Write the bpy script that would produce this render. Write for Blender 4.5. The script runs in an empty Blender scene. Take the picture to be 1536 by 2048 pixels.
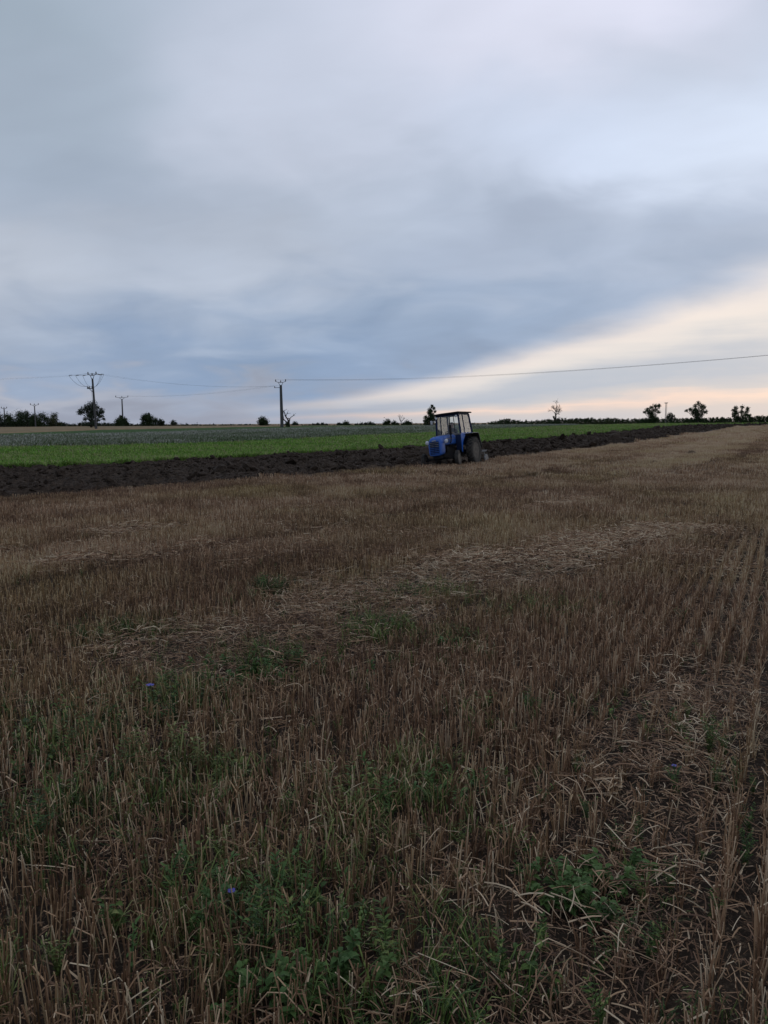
import bpy, bmesh, math, random
import numpy as np
from mathutils import Vector, Matrix, Euler

SC = bpy.context.scene
COL = SC.collection
R = math.radians
random.seed(7)
rng = np.random.default_rng(7)

# ------------------------------------------------------------------ camera
CAM_H, PITCH, ROLL, F = 1.65, 6.61, -0.29, 1536.0
cam_d = bpy.data.cameras.new('camera')
cam = bpy.data.objects.new('camera', cam_d)
COL.objects.link(cam)
cam_d.sensor_fit = 'HORIZONTAL'
cam_d.sensor_width = 36.0
cam_d.lens = 36.0
cam_d.clip_start = 0.05
cam_d.clip_end = 9000
cam.location = (0, 0, CAM_H)
CAM_M = Matrix.Rotation(R(90 - PITCH), 3, 'X') @ Matrix.Rotation(R(ROLL), 3, 'Z')
cam.rotation_euler = CAM_M.to_euler()
SC.camera = cam
CM = np.array(CAM_M)

# ------------------------------------------------------------------ sky, sun, exposure
SUN_AZ, SUN_EL = 34.0, 9.0            # degrees clockwise from straight ahead, above horizon
world = bpy.data.worlds.new('World')
SC.world = world
world.use_nodes = True


class NT:
    """tiny helper for building node trees"""
    def __init__(self, tree):
        self.t = tree

    def new(self, typ, **kw):
        n = self.t.nodes.new(typ)
        for k, v in kw.items():
            setattr(n, k, v)
        return n

    def put(self, sock, v):
        if isinstance(v, bpy.types.NodeSocket):
            self.t.links.new(v, sock)
        elif v is not None:
            sock.default_value = v

    def m(self, op, a, b=None, c=None, clamp=False):
        n = self.new('ShaderNodeMath', operation=op, use_clamp=clamp)
        for i, v in enumerate((a, b, c)):
            self.put(n.inputs[i], v)
        return n.outputs[0]

    def vec(self, x, y, z=0.0):
        n = self.new('ShaderNodeCombineXYZ')
        for i, v in enumerate((x, y, z)):
            self.put(n.inputs[i], v)
        return n.outputs[0]

    def noise(self, vec, scale, detail=3, rough=0.5, dist=0.0):
        n = self.new('ShaderNodeTexNoise')
        self.put(n.inputs['Vector'], vec)
        n.inputs['Scale'].default_value = scale
        n.inputs['Detail'].default_value = detail
        n.inputs['Roughness'].default_value = rough
        n.inputs['Distortion'].default_value = dist
        return n.outputs[0]

    def ramp(self, fac, stops, interp='LINEAR'):
        n = self.new('ShaderNodeValToRGB')
        cr = n.color_ramp
        cr.interpolation = interp
        while len(cr.elements) > 1:
            cr.elements.remove(cr.elements[-1])
        for i, (p, c) in enumerate(stops):
            e = cr.elements[0] if i == 0 else cr.elements.new(p)
            e.position = p
            if not isinstance(c, (tuple, list)):
                c = (c, c, c)
            e.color = (c[0], c[1], c[2], 1)
        self.put(n.inputs[0], fac)
        return n.outputs[0]

    def mix(self, fac, a, b, blend='MIX'):
        n = self.new('ShaderNodeMix', data_type='RGBA', blend_type=blend)
        self.put(n.inputs[0], fac)
        for i, v in ((6, a), (7, b)):
            if isinstance(v, (tuple, list)) and len(v) == 3:
                v = (*v, 1)
            self.put(n.inputs[i], v)
        return n.outputs[2]

    def smooth(self, v, lo, hi):
        n = self.new('ShaderNodeMapRange', interpolation_type='SMOOTHSTEP')
        self.put(n.inputs[0], v)
        n.inputs[1].default_value = lo
        n.inputs[2].default_value = hi
        return n.outputs[0]


def srgb(r, g, b):
    return tuple((c / 12.92 if c <= 0.04045 else ((c + 0.055) / 1.055) ** 2.4) for c in (r / 255, g / 255, b / 255))


def build_sky():
    t = world.node_tree
    t.nodes.clear()
    n = NT(t)
    tc = n.new('ShaderNodeTexCoord')
    nv = n.new('ShaderNodeVectorMath', operation='NORMALIZE')
    t.links.new(tc.outputs['Generated'], nv.inputs[0])
    D = nv.outputs[0]
    sp = n.new('ShaderNodeSeparateXYZ')
    t.links.new(D, sp.inputs[0])
    x, y, z = sp.outputs
    az = n.m('ARCTAN2', x, y)
    zc = n.m('MAXIMUM', z, 0.0)
    el = n.m('ARCSINE', zc)
    # cloud deck seen in perspective: plan coordinates on a flat layer
    zz = n.m('ADD', zc, 0.22)
    u = n.m('DIVIDE', x, zz)
    v = n.m('DIVIDE', y, zz)
    P = n.vec(u, v, 3.7)
    big = n.noise(P, 1.3, 2, 0.4, 0.3)
    mid = n.noise(P, 2.7, 4, 0.45, 0.5)
    big2 = n.noise(n.vec(u, v, 11.3), 1.6, 3, 0.45, 0.4)
    fine = n.noise(n.vec(n.m('ADD', u, n.m('MULTIPLY', v, 0.5)), n.m('MULTIPLY', v, 1.6), 9.1), 6.5, 3, 0.45, 0.5)
    aw = n.m('ADD', az, n.m('MULTIPLY', n.m('SUBTRACT', big2, 0.5), 0.34))
    ew = n.m('ADD', el, n.m('MULTIPLY', n.m('SUBTRACT', mid, 0.5), 0.16))
    deck = n.ramp(n.m('DIVIDE', ew, 1.3), [
        (0.0, srgb(156, 163, 181)), (0.025, srgb(155, 166, 187)), (0.05, srgb(146, 164, 191)),
        (0.10, srgb(160, 177, 202)), (0.15, srgb(175, 188, 209)), (0.26, srgb(183, 195, 213)), (1.0, srgb(181, 194, 212))])
    # thicker and thinner places of the deck: azimuth, elevation, half widths (degrees), slant, colour, weight
    for a0, e0, sa, se, sl, c, k in (
            (-31, 29, 21, 12, 0, (150, 165, 179), 1.0), (14, 29, 15, 8, 0, (228, 229, 247), 1.0), (7, 24.5, 11, 5, .25, (224, 227, 244), .9),
            (-7, 20, 8, 4, .3, (203, 210, 227), .8), (20, 22.5, 7, 2.6, .1, (186, 195, 211), .6), (16, 18.5, 14, 3.2, -.1, (212, 224, 246), .95),
            (27, 18, 11, 4.0, 0, (218, 230, 250), 1.0), (-20, 17.5, 9, 3.4, .1, (158, 171, 189), .6), (-17, 12, 9, 3, 0, (160, 172, 190), .5),
            (-27, 10.5, 11, 2.8, 0, (194, 201, 214), .75), (-9, 12, 10, 2.8, .1, (190, 199, 215), .75), (10, 13.5, 8, 2.2, .15, (170, 182, 203), .7),
            (27, 12.5, 9, 2, .05, (172, 187, 211), .6), (5, 7.5, 12, 2.4, .12, (148, 168, 196), .6), (-10, 4.4, 13, 1.9, 0, (136, 159, 191), .8),
            (-27, 6.6, 12, 2.6, 0, (172, 181, 197), .6), (-26, 1.9, 12, 1.1, 0, (176, 180, 193), .8)):
        da = n.m('DIVIDE', n.m('SUBTRACT', aw, R(a0)), R(sa))
        de = n.m('SUBTRACT', n.m('SUBTRACT', ew, R(e0)), n.m('MULTIPLY', n.m('SUBTRACT', aw, R(a0)), sl))
        de = n.m('DIVIDE', de, R(se))
        q = n.m('ADD', n.m('MULTIPLY', da, da), n.m('MULTIPLY', de, de))
        w = n.m('MULTIPLY', n.m('EXPONENT', n.m('MULTIPLY', q, -1.0)), k)
        deck = n.mix(w, deck, srgb(*c))
    shade = n.m('ADD', 1.0, n.m('ADD', n.m('MULTIPLY', n.m('SUBTRACT', big, 0.5), 0.22),
                                n.m('ADD', n.m('MULTIPLY', n.m('SUBTRACT', mid, 0.5), 0.15), n.m('MULTIPLY', n.m('SUBTRACT', fine, 0.5), 0.09))))
    ss = n.new('ShaderNodeCombineColor')
    for i in range(3):
        t.links.new(shade, ss.inputs[i])
    deck = n.mix(1.0, deck, ss.outputs[0], 'MULTIPLY')
    bars = n.noise(n.vec(n.m('MULTIPLY', az, 1.6), n.m('MULTIPLY', el, 26.0), 0.4), 1.6, 4, 0.5, 0.3)
    # the open strip under the deck, glowing after sunset, widening to the right
    hh = n.ramp(n.m('ADD', n.m('DIVIDE', az, 2 * math.pi), 0.5), [
        (0.0, 0.02), (0.44, 0.04), (0.4782, 0.100), (0.495, 0.165), (0.51, 0.235), (0.535, 0.42), (0.5739, 0.72),
        (0.63, 0.9), (0.72, 0.95), (0.82, 0.6), (0.93, 0.1), (1.0, 0.02)])
    h = n.m('MULTIPLY', hh, 0.235)
    wob = n.noise(n.vec(n.m('MULTIPLY', az, 3.0), n.m('MULTIPLY', el, 10.0), 1.7), 2.4, 4, 0.5, 0.2)
    s = n.m('ADD', n.m('DIVIDE', el, h), n.m('MULTIPLY', n.m('SUBTRACT', wob, 0.5), 0.34))
    s2 = n.m('ADD', s, n.m('MULTIPLY', n.m('SUBTRACT', bars, 0.5), 0.40))
    glow = n.ramp(n.m('MULTIPLY', s2, 0.8), [
        (0.0, srgb(198, 199, 205)), (0.09, srgb(208, 203, 204)), (0.17, srgb(240, 217, 206)),
        (0.24, srgb(204, 203, 207)), (0.33, srgb(184, 193, 207)), (0.43, srgb(192, 198, 209)),
        (0.55, srgb(224, 220, 219)), (0.70, srgb(246, 234, 226)), (0.86, srgb(234, 228, 228))])
    g = n.smooth(s, 1.22, 0.74)
    g = n.m('MULTIPLY', g, n.smooth(az, -0.24, 0.16))
    back = n.smooth(n.m('ABSOLUTE', az), 3.0, 2.2)
    g = n.m('MULTIPLY', g, back)
    col = n.mix(g, deck, glow)
    # clear air above the clouds, faintly through the deck
    sky = n.new('ShaderNodeTexSky', sky_type='NISHITA')
    sky.sun_disc = False
    sky.sun_elevation = R(SUN_EL)
    sky.sun_rotation = R(SUN_AZ)
    clear = n.mix(1.0, sky.outputs[0], (0.09, 0.09, 0.09), 'MULTIPLY')
    col = n.mix(0.03, col, clear)
    world.cycles.sampling_method = 'NONE'       # an even overcast sky needs no light map
    bg = n.new('ShaderNodeBackground')
    t.links.new(col, bg.inputs[0])
    bg.inputs[1].default_value = 1.0
    out = n.new('ShaderNodeOutputWorld')
    t.links.new(bg.outputs[0], out.inputs[0])


build_sky()
sun_d = bpy.data.lights.new('sun', 'SUN')
sun_d.energy = 0.5
sun_d.angle = R(40)
sun_d.color = (1.0, 0.88, 0.76)
sun = bpy.data.objects.new('sun', sun_d)
COL.objects.link(sun)
sd = Vector((math.sin(R(SUN_AZ)) * math.cos(R(SUN_EL)), math.cos(R(SUN_AZ)) * math.cos(R(SUN_EL)), math.sin(R(SUN_EL))))
sun.rotation_euler = sd.to_track_quat('Z', 'Y').to_euler()
SC.view_settings.view_transform = 'Standard'
SC.view_settings.look = 'None'
SC.view_settings.exposure = 0.0
SC.view_settings.gamma = 1.0
SC.view_settings.use_curve_mapping = False
SC.render.engine = 'CYCLES'
SC.cycles.max_bounces = 4
SC.cycles.diffuse_bounces = 2
SC.cycles.glossy_bounces = 2
SC.cycles.transparent_max_bounces = 12
SC.cycles.use_denoising = True

# ------------------------------------------------------------------ terrain and picking points on it


_rk = np.linspace(0, 420, 841)
_zk = np.interp(_rk, [0, 5, 14, 24, 32, 42, 60, 90, 120, 150, 185, 230, 290, 420, 5000],
                [0, 0, -.12, -.26, -.30, -.28, -.16, .12, .42, .66, .84, .9, .35, -.8, -.8])
_k = np.ones(17) / 17
_zk = np.convolve(np.pad(_zk, 8, mode='edge'), _k, 'valid')


def Z(x, y):
    return np.interp(np.hypot(np.asarray(x, float) * 0.8, np.asarray(y, float)), _rk, _zk)


def ground_at(px, py, far=240.0):
    """world points on the terrain along the view rays through photo pixels"""
    px, py = np.broadcast_arrays(np.asarray(px, float), np.asarray(py, float))
    d = np.stack([(px - 768) / F, (1024 - py) / F, -np.ones_like(px)], -1) @ CM.T
    lo = np.full(px.shape, 0.5)
    hi = np.full(px.shape, far)
    for _ in range(60):
        mid = (lo + hi) / 2
        below = CAM_H + d[..., 2] * mid < Z(d[..., 0] * mid, d[..., 1] * mid)
        hi = np.where(below, mid, hi)
        lo = np.where(below, lo, mid)
    t = hi
    return np.stack([d[..., 0] * t, d[..., 1] * t], -1)


def project(x, y, z):
    q = np.stack([x, y, np.asarray(z) - CAM_H], -1) @ CM
    dep = np.maximum(-q[..., 2], 1e-3)
    return 768 + F * q[..., 0] / dep, 1024 - F * q[..., 1] / dep


def spot(px, dist):
    """ground point at depth `dist` in the compass direction of photo column px"""
    d = np.array([(px - 768) / F, (1024 - 848) / F, -1.0]) @ CM.T
    x, y = d[0] / d[1] * dist, dist
    return Vector((x, y, float(Z(x, y))))


# field edges, read along the photograph's columns
E_STUB = np.array([(-900, 1052), (-300, 1016), (0, 996), (150, 985), (250, 978), (350, 969), (430, 963), (500, 958.5), (600, 950),
                   (700, 942.5), (760, 938), (835, 932), (868, 932), (955, 926), (975, 920), (1000, 915.5), (1100, 905), (1200, 893.5),
                   (1250, 887), (1300, 880), (1350, 872.5), (1400, 865.5), (1440, 858.5), (1480, 853), (1536, 850), (1800, 848.5)], float)
E_PLOW = np.array([(-900, 985), (-300, 956), (0, 942), (100, 940), (200, 936.5), (300, 930), (350, 927), (450, 921), (500, 919), (600, 911.5),
                   (700, 905.5), (800, 900), (850, 896.5), (970, 887), (1050, 881.5), (1150, 874), (1250, 863.5), (1300, 858.5),
                   (1350, 853), (1400, 851), (1440, 850.3), (1536, 849.3), (1800, 848)], float)
E_GREEN = np.array([(-900, 917), (0, 899), (200, 895.5), (350, 892), (450, 888.8), (600, 882), (700, 877), (850, 871), (970, 864), (1100, 857),
                    (1200, 853.5), (1300, 851), (1400, 849.8), (1536, 848.8), (1800, 847.5)], float)
E_PALE = np.array([(-900, 892), (0, 877), (200, 872), (350, 868), (450, 864.5), (600, 860), (700, 857.5), (850, 855), (1000, 852.5),
                   (1100, 851.5), (1300, 850), (1536, 848.4), (1800, 847.2)], float)
E_DARK = np.array([(-900, 880), (0, 869), (200, 861), (350, 858), (500, 854.5), (600, 853.2), (850, 851.5), (1000, 850.8), (1536, 848.1),
                   (1800, 847)], float)


def edge_y(E, px):
    return np.interp(px, E[:, 0], E[:, 1])


# ------------------------------------------------------------------ numpy value noise
def _hash(ix, iy, seed):
    h = (ix.astype(np.int64) * 374761393 + iy.astype(np.int64) * 668265263 + seed * 1442695041) & 0xffffffff
    h = ((h ^ (h >> 13)) * 1274126177) & 0xffffffff
    return ((h ^ (h >> 16)) & 0xffff) / 65535.0


def vnoise(x, y, seed=0):
    x = np.asarray(x, float)
    y = np.asarray(y, float)
    ix, iy = np.floor(x), np.floor(y)
    fx, fy = x - ix, y - iy
    fx, fy = fx * fx * (3 - 2 * fx), fy * fy * (3 - 2 * fy)
    a, b = _hash(ix, iy, seed), _hash(ix + 1, iy, seed)
    c, d = _hash(ix, iy + 1, seed), _hash(ix + 1, iy + 1, seed)
    return (a * (1 - fx) + b * fx) * (1 - fy) + (c * (1 - fx) + d * fx) * fy


def fbm(x, y, seed=0, oct=4):
    s, a, t = 0, 0.5, 0
    for i in range(oct):
        s = s + a * vnoise(x * 2 ** i, y * 2 ** i, seed + i * 17)
        t += a
        a *= 0.55
    return s / t


# ------------------------------------------------------------------ materials
MATS = {}


def mat(name, c1, c2=None, scale=8.0, rough=0.85, detail=4, metal=0.0, spec=0.3, bump=0.0, bscale=None, rand=0.0):
    """procedural material: two tones mixed by noise, optional fine relief and per-object tone"""
    if name in MATS:
        return MATS[name]
    m = bpy.data.materials.new(name)
    m.use_nodes = True
    t = m.node_tree
    b = t.nodes['Principled BSDF']
    n = NT(t)
    tc = n.new('ShaderNodeTexCoord')
    c2 = c2 or tuple(c * 0.75 for c in c1)
    f = n.noise(tc.outputs['Object'], scale, detail, 0.6)
    col = n.mix(n.smooth(f, 0.3, 0.7), c1, c2)
    if rand:
        oi = n.new('ShaderNodeObjectInfo')
        col = n.mix(n.m('MULTIPLY', oi.outputs['Random'], rand), col, tuple(c * 0.35 for c in c1))
    t.links.new(col, b.inputs['Base Color'])
    b.inputs['Roughness'].default_value = rough
    b.inputs['Metallic'].default_value = metal
    b.inputs['Specular IOR Level'].default_value = spec
    if bump:
        bp = n.new('ShaderNodeBump')
        bp.inputs['Strength'].default_value = bump
        t.links.new(n.noise(tc.outputs['Object'], bscale or scale * 4, 5, 0.6), bp.inputs['Height'])
        t.links.new(bp.outputs[0], b.inputs['Normal'])
    MATS[name] = m
    return m


def plant_mat(name, stops, rough=0.75, alt=None, attr='tint'):
    """plant material whose tone comes from each scattered plant's own tint"""
    m = bpy.data.materials.new(name)
    m.use_nodes = True
    t = m.node_tree
    b = t.nodes['Principled BSDF']
    n = NT(t)
    a = n.new('ShaderNodeAttribute', attribute_type='INSTANCER', attribute_name=attr)
    lv = n.new('ShaderNodeAttribute', attribute_type='GEOMETRY', attribute_name='own')
    tc = n.new('ShaderNodeTexCoord')
    f = n.m('ADD', a.outputs['Fac'], n.m('MULTIPLY', n.m('SUBTRACT', n.m('POWER', lv.outputs['Fac'], 1.6), 0.38), 0.95))
    f = n.m('ADD', f, n.m('MULTIPLY', n.m('SUBTRACT', n.noise(tc.outputs['Object'], 30, 2), 0.5), 0.25), clamp=True)
    col = n.ramp(f, stops)
    if alt:
        hu = n.new('ShaderNodeAttribute', attribute_type='INSTANCER', attribute_name='hue')
        col = n.mix(hu.outputs['Fac'], col, n.ramp(f, alt))
    t.links.new(col, b.inputs['Base Color'])
    b.inputs['Roughness'].default_value = rough
    b.inputs['Specular IOR Level'].default_value = 0.2
    MATS[name] = m
    return m


# ------------------------------------------------------------------ mesh building
class MB:
    def __init__(self):
        self.v, self.f, self.own = [], [], []

    def add(self, vs, fs, own=None):
        o = len(self.v)
        self.v += [tuple(p) for p in vs]
        self.f += [tuple(i + o for i in f) for f in fs]
        self.own += [0.5 if own is None else own] * len(vs)
        return self

    def box(self, c, s, rot=None, taper=1.0, bevel=0.0):
        sx, sy, sz = s[0] / 2, s[1] / 2, s[2] / 2
        if bevel > 0:
            bm = bmesh.new()
            bmesh.ops.create_cube(bm, size=1.0)
            for v in bm.verts:
                k = taper if v.co.z > 0 else 1.0
                v.co = Vector((v.co.x * s[0] * k, v.co.y * s[1] * k, v.co.z * s[2]))
            bmesh.ops.bevel(bm, geom=bm.edges[:], offset=bevel, segments=2, affect='EDGES', profile=0.6)
            bm.verts.index_update()
            vs = [v.co.copy() for v in bm.verts]
            fs = [[v.index for v in f.verts] for f in bm.faces]
            bm.free()
        else:
            vs = [Vector((x * sx * (taper if z > 0 else 1), y * sy * (taper if z > 0 else 1), z * sz))
                  for z in (-1, 1) for y in (-1, 1) for x in (-1, 1)]
            fs = [(0, 2, 3, 1), (4, 5, 7, 6), (0, 1, 5, 4), (2, 6, 7, 3), (0, 4, 6, 2), (1, 3, 7, 5)]
        if rot is not None:
            M = Euler(rot).to_matrix()
            vs = [M @ v for v in vs]
        return self.add([v + Vector(c) for v in vs], fs)

    def tube(self, pts, rad, sides=6, own=None, cap=True):
        pts = [Vector(p) for p in pts]
        if not isinstance(rad, (list, tuple)):
            rad = [rad] * len(pts)
        vs, fs = [], []
        up = Vector((0.13, 0.27, 0.95)).normalized()
        for i, p in enumerate(pts):
            d = (pts[min(i + 1, len(pts) - 1)] - pts[max(i - 1, 0)])
            if d.length < 1e-9:
                d = Vector((0, 0, 1))
            d.normalize()
            a = d.cross(up)
            if a.length < 0.05:
                a = d.cross(Vector((1, 0, 0)))
            a.normalize()
            b = d.cross(a)
            for k in range(sides):
                th = 2 * math.pi * k / sides
                vs.append(p + (a * math.cos(th) + b * math.sin(th)) * rad[i])
        for i in range(len(pts) - 1):
            for k in range(sides):
                k2 = (k + 1) % sides
                fs.append((i * sides + k, i * sides + k2, (i + 1) * sides + k2, (i + 1) * sides + k))
        if cap:
            fs.append(tuple(range(sides - 1, -1, -1)))
            fs.append(tuple((len(pts) - 1) * sides + k for k in range(sides)))
        return self.add(vs, fs, own)

    def lathe(self, prof, c, axis='Y', seg=28):
        """prof: list of (radius, offset along the axis); closed ring profile"""
        vs, fs = [], []
        for r, h in prof:
            for k in range(seg):
                th = 2 * math.pi * k / seg
                a, b = r * math.cos(th), r * math.sin(th)
                vs.append(Vector(c) + {'Y': Vector((a, h, b)), 'X': Vector((h, a, b)), 'Z': Vector((a, b, h))}[axis])
        for i in range(len(prof) - 1):
            for k in range(seg):
                k2 = (k + 1) % seg
                fs.append((i * seg + k, i * seg + k2, (i + 1) * seg + k2, (i + 1) * seg + k))
        if prof[0][0] > 1e-6:
            fs.append(tuple(range(seg)))
        if prof[-1][0] > 1e-6:
            fs.append(tuple((len(prof) - 1) * seg + k for k in range(seg)))
        return self.add(vs, fs)

    def prism(self, outline, thick, axis='Y', at=0.0):
        """outline (a, b) extruded along axis between at and at + thick"""
        n = len(outline)

        def P(a, b, h):
            return {'Y': (a, h, b), 'X': (h, a, b), 'Z': (a, b, h)}[axis]
        vs = [P(a, b, at) for a, b in outline] + [P(a, b, at + thick) for a, b in outline]
        fs = [tuple(range(n)), tuple(range(2 * n - 1, n - 1, -1))]
        fs += [(i, i + n, (i + 1) % n + n, (i + 1) % n) for i in range(n)]
        return self.add(vs, fs)

    def quad(self, c, a, b):
        c, a, b = Vector(c), Vector(a), Vector(b)
        return self.add([c - a - b, c + a - b, c + a + b, c - a + b], [(0, 1, 2, 3)])

    def mesh(self, name, material, smooth=False):
        me = bpy.data.meshes.new(name)
        me.from_pydata(self.v, [], self.f)
        me.materials.append(material)
        at = me.attributes.new('own', 'FLOAT', 'POINT')
        at.data.foreach_set('value', np.array(self.own, np.float32))
        bm = bmesh.new()
        bm.from_mesh(me)
        bmesh.ops.recalc_face_normals(bm, faces=bm.faces[:])
        bm.to_mesh(me)
        bm.free()
        if smooth:
            me.polygons.foreach_set('use_smooth', [True] * len(me.polygons))
            try:
                me.set_sharp_from_angle(angle=R(40))
            except Exception:
                pass
        me.update()
        return me

    def build(self, name, material, parent=None, smooth=False):
        o = bpy.data.objects.new(name, self.mesh(name, material, smooth))
        COL.objects.link(o)
        o.parent = parent
        return o


def tag(o, label=None, cat=None, group=None, kind=None):
    for k, v in (('label', label), ('category', cat), ('group', group), ('kind', kind)):
        if v:
            o[k] = v
    return o


def empty(name, loc=(0, 0, 0), rot=(0, 0, 0)):
    o = bpy.data.objects.new(name, None)
    o.empty_display_size = 0.3
    COL.objects.link(o)
    o.location = loc
    o.rotation_euler = rot
    return o


def grid_mesh(name, P, material, smooth=True, kind='structure'):
    """P: (n, m, 3) array of points"""
    n, m = P.shape[:2]
    me = bpy.data.meshes.new(name)
    idx = np.arange(n * m).reshape(n, m)
    q = np.stack([idx[:-1, :-1], idx[1:, :-1], idx[1:, 1:], idx[:-1, 1:]], -1).reshape(-1, 4)
    me.vertices.add(n * m)
    me.vertices.foreach_set('co', P.reshape(-1).astype(np.float32))
    me.loops.add(q.size)
    me.loops.foreach_set('vertex_index', q.reshape(-1).astype(np.int32))
    me.polygons.add(len(q))
    me.polygons.foreach_set('loop_start', np.arange(0, q.size, 4, dtype=np.int32))
    me.polygons.foreach_set('use_smooth', np.full(len(q), smooth))
    me.update(calc_edges=True)
    me.validate()
    me.materials.append(material)
    o = bpy.data.objects.new(name, me)
    COL.objects.link(o)
    o['kind'] = kind
    return o


# ------------------------------------------------------------------ scattering (stuff only)
def scatter_group(coll):
    g = bpy.data.node_groups.new('scatter_' + coll.name, 'GeometryNodeTree')
    g.interface.new_socket('Geometry', in_out='INPUT', socket_type='NodeSocketGeometry')
    g.interface.new_socket('Geometry', in_out='OUTPUT', socket_type='NodeSocketGeometry')
    i = g.nodes.new('NodeGroupInput')
    o = g.nodes.new('NodeGroupOutput')
    ci = g.nodes.new('GeometryNodeCollectionInfo')
    ci.inputs['Collection'].default_value = coll
    ci.inputs['Separate Children'].default_value = True
    ci.inputs['Reset Children'].default_value = True
    ip = g.nodes.new('GeometryNodeInstanceOnPoints')
    ip.inputs['Pick Instance'].default_value = True

    def at(name, typ):
        a = g.nodes.new('GeometryNodeInputNamedAttribute')
        a.data_type = typ
        a.inputs['Name'].default_value = name
        return a.outputs[0]
    er = g.nodes.new('FunctionNodeEulerToRotation')
    g.links.new(at('rot', 'FLOAT_VECTOR'), er.inputs[0])
    g.links.new(i.outputs[0], ip.inputs['Points'])
    g.links.new(ci.outputs[0], ip.inputs['Instance'])
    g.links.new(at('variant', 'INT'), ip.inputs['Instance Index'])
    g.links.new(er.outputs[0], ip.inputs['Rotation'])
    g.links.new(at('scl', 'FLOAT_VECTOR'), ip.inputs['Scale'])
    g.links.new(ip.outputs[0], o.inputs[0])
    return g


def variants(name, meshes):
    c = bpy.data.collections.new(name)
    for k, me in enumerate(meshes):
        c.objects.link(bpy.data.objects.new('%s_piece_%02d' % (name, k), me))
    return c


def scatter(name, coll, pos, rot, scl, var, tint, label, cat, hue=None):
    N = len(pos)
    me = bpy.data.meshes.new(name)
    me.vertices.add(N)
    me.vertices.foreach_set('co', np.asarray(pos, np.float32).reshape(-1))
    for nm, typ, key, arr in (('rot', 'FLOAT_VECTOR', 'vector', rot), ('scl', 'FLOAT_VECTOR', 'vector', scl),
                              ('variant', 'INT', 'value', var), ('tint', 'FLOAT', 'value', tint),
                              ('hue', 'FLOAT', 'value', np.zeros(N) if hue is None else hue)):
        a = me.attributes.new(nm, typ, 'POINT')
        a.data.foreach_set(key, np.asarray(arr, np.int32 if typ == 'INT' else np.float32).reshape(-1))
    me.update()
    o = bpy.data.objects.new(name, me)
    COL.objects.link(o)
    md = o.modifiers.new('scatter', 'NODES')
    md.node_group = scatter_group(coll)
    tag(o, label, cat, kind='stuff')
    return o


def zrot(N, base=0.0, spread=math.pi, tilt=0.0):
    r = np.zeros((N, 3))
    r[:, 0] = rng.normal(0, tilt, N)
    r[:, 1] = rng.normal(0, tilt, N)
    r[:, 2] = base + rng.uniform(-spread, spread, N)
    return r


def uni(s, N):
    return np.repeat(np.asarray(s)[:, None], 3, 1) if np.ndim(s) else np.full((N, 3), s)


# rows of the drilled crop run the way the plough goes
ROW = R(28.0)
RD = np.array([math.sin(ROW), math.cos(ROW)])
RP = np.array([math.cos(ROW), -math.sin(ROW)])

# ------------------------------------------------------------------ ground


def ground_material():
    m = bpy.data.materials.new('stubble_ground')
    m.use_nodes = True
    t = m.node_tree
    b = t.nodes['Principled BSDF']
    n = NT(t)
    tc = n.new('ShaderNodeTexCoord')
    sp = n.new('ShaderNodeSeparateXYZ')
    t.links.new(tc.outputs['Object'], sp.inputs[0])
    x, y, z = sp.outputs
    across = n.m('ADD', n.m('MULTIPLY', x, float(RP[0])), n.m('MULTIPLY', y, float(RP[1])))
    along = n.m('ADD', n.m('MULTIPLY', x, float(RD[0])), n.m('MULTIPLY', y, float(RD[1])))
    streak = n.noise(n.vec(n.m('MULTIPLY', across, 1.0), n.m('MULTIPLY', along, 0.05), 0), 1.1, 3, 0.6)
    chaff = n.noise(tc.outputs['Object'], 38, 4, 0.7)
    blotch = n.noise(tc.outputs['Object'], 0.55, 4, 0.55)
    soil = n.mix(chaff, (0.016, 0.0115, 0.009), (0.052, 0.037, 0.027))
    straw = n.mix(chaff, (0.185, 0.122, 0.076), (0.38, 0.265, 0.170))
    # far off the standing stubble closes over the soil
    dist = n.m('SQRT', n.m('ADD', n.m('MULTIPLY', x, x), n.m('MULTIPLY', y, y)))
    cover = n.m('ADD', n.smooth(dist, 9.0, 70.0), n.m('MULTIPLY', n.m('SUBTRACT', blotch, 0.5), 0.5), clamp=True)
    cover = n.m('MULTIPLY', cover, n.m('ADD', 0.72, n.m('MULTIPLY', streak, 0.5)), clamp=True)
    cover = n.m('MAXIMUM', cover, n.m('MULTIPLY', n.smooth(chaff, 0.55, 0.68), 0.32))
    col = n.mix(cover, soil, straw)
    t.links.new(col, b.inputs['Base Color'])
    b.inputs['Roughness'].default_value = 0.95
    b.inputs['Specular IOR Level'].default_value = 0.1
    bp = n.new('ShaderNodeBump')
    bp.inputs['Strength'].default_value = 0.8
    bp.inputs['Distance'].default_value = 0.04
    t.links.new(n.noise(tc.outputs['Object'], 14, 6, 0.65), bp.inputs['Height'])
    t.links.new(bp.outputs[0], b.inputs['Normal'])
    return m


def axis(lo, hi, n, k):
    t = np.linspace(-1, 1, n)
    a = np.sinh(t * k) / math.sinh(k)
    return np.where(a < 0, -a * lo, a * hi)


gx, gy = np.meshgrid(axis(-4200, 4200, 260, 7.2), axis(-900, 6500, 300, 7.2), indexing='ij')
bumpy = (fbm(gx * 0.9, gy * 0.9, 3, 3) - 0.5) * 0.05 * np.clip(1 - np.hypot(gx, gy) / 40, 0, 1)
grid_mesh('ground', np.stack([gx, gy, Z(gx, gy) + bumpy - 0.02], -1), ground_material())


def strip(E0, E1, n, m, lift, px0=-900, px1=1790, pw=1.0):
    """points on a field lying between two edges; rows along, columns across"""
    px = np.linspace(px0, px1, 1200)
    A = ground_at(px, edge_y(E0, px))
    B = ground_at(px, edge_y(E1, px))
    return px, A, B


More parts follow.
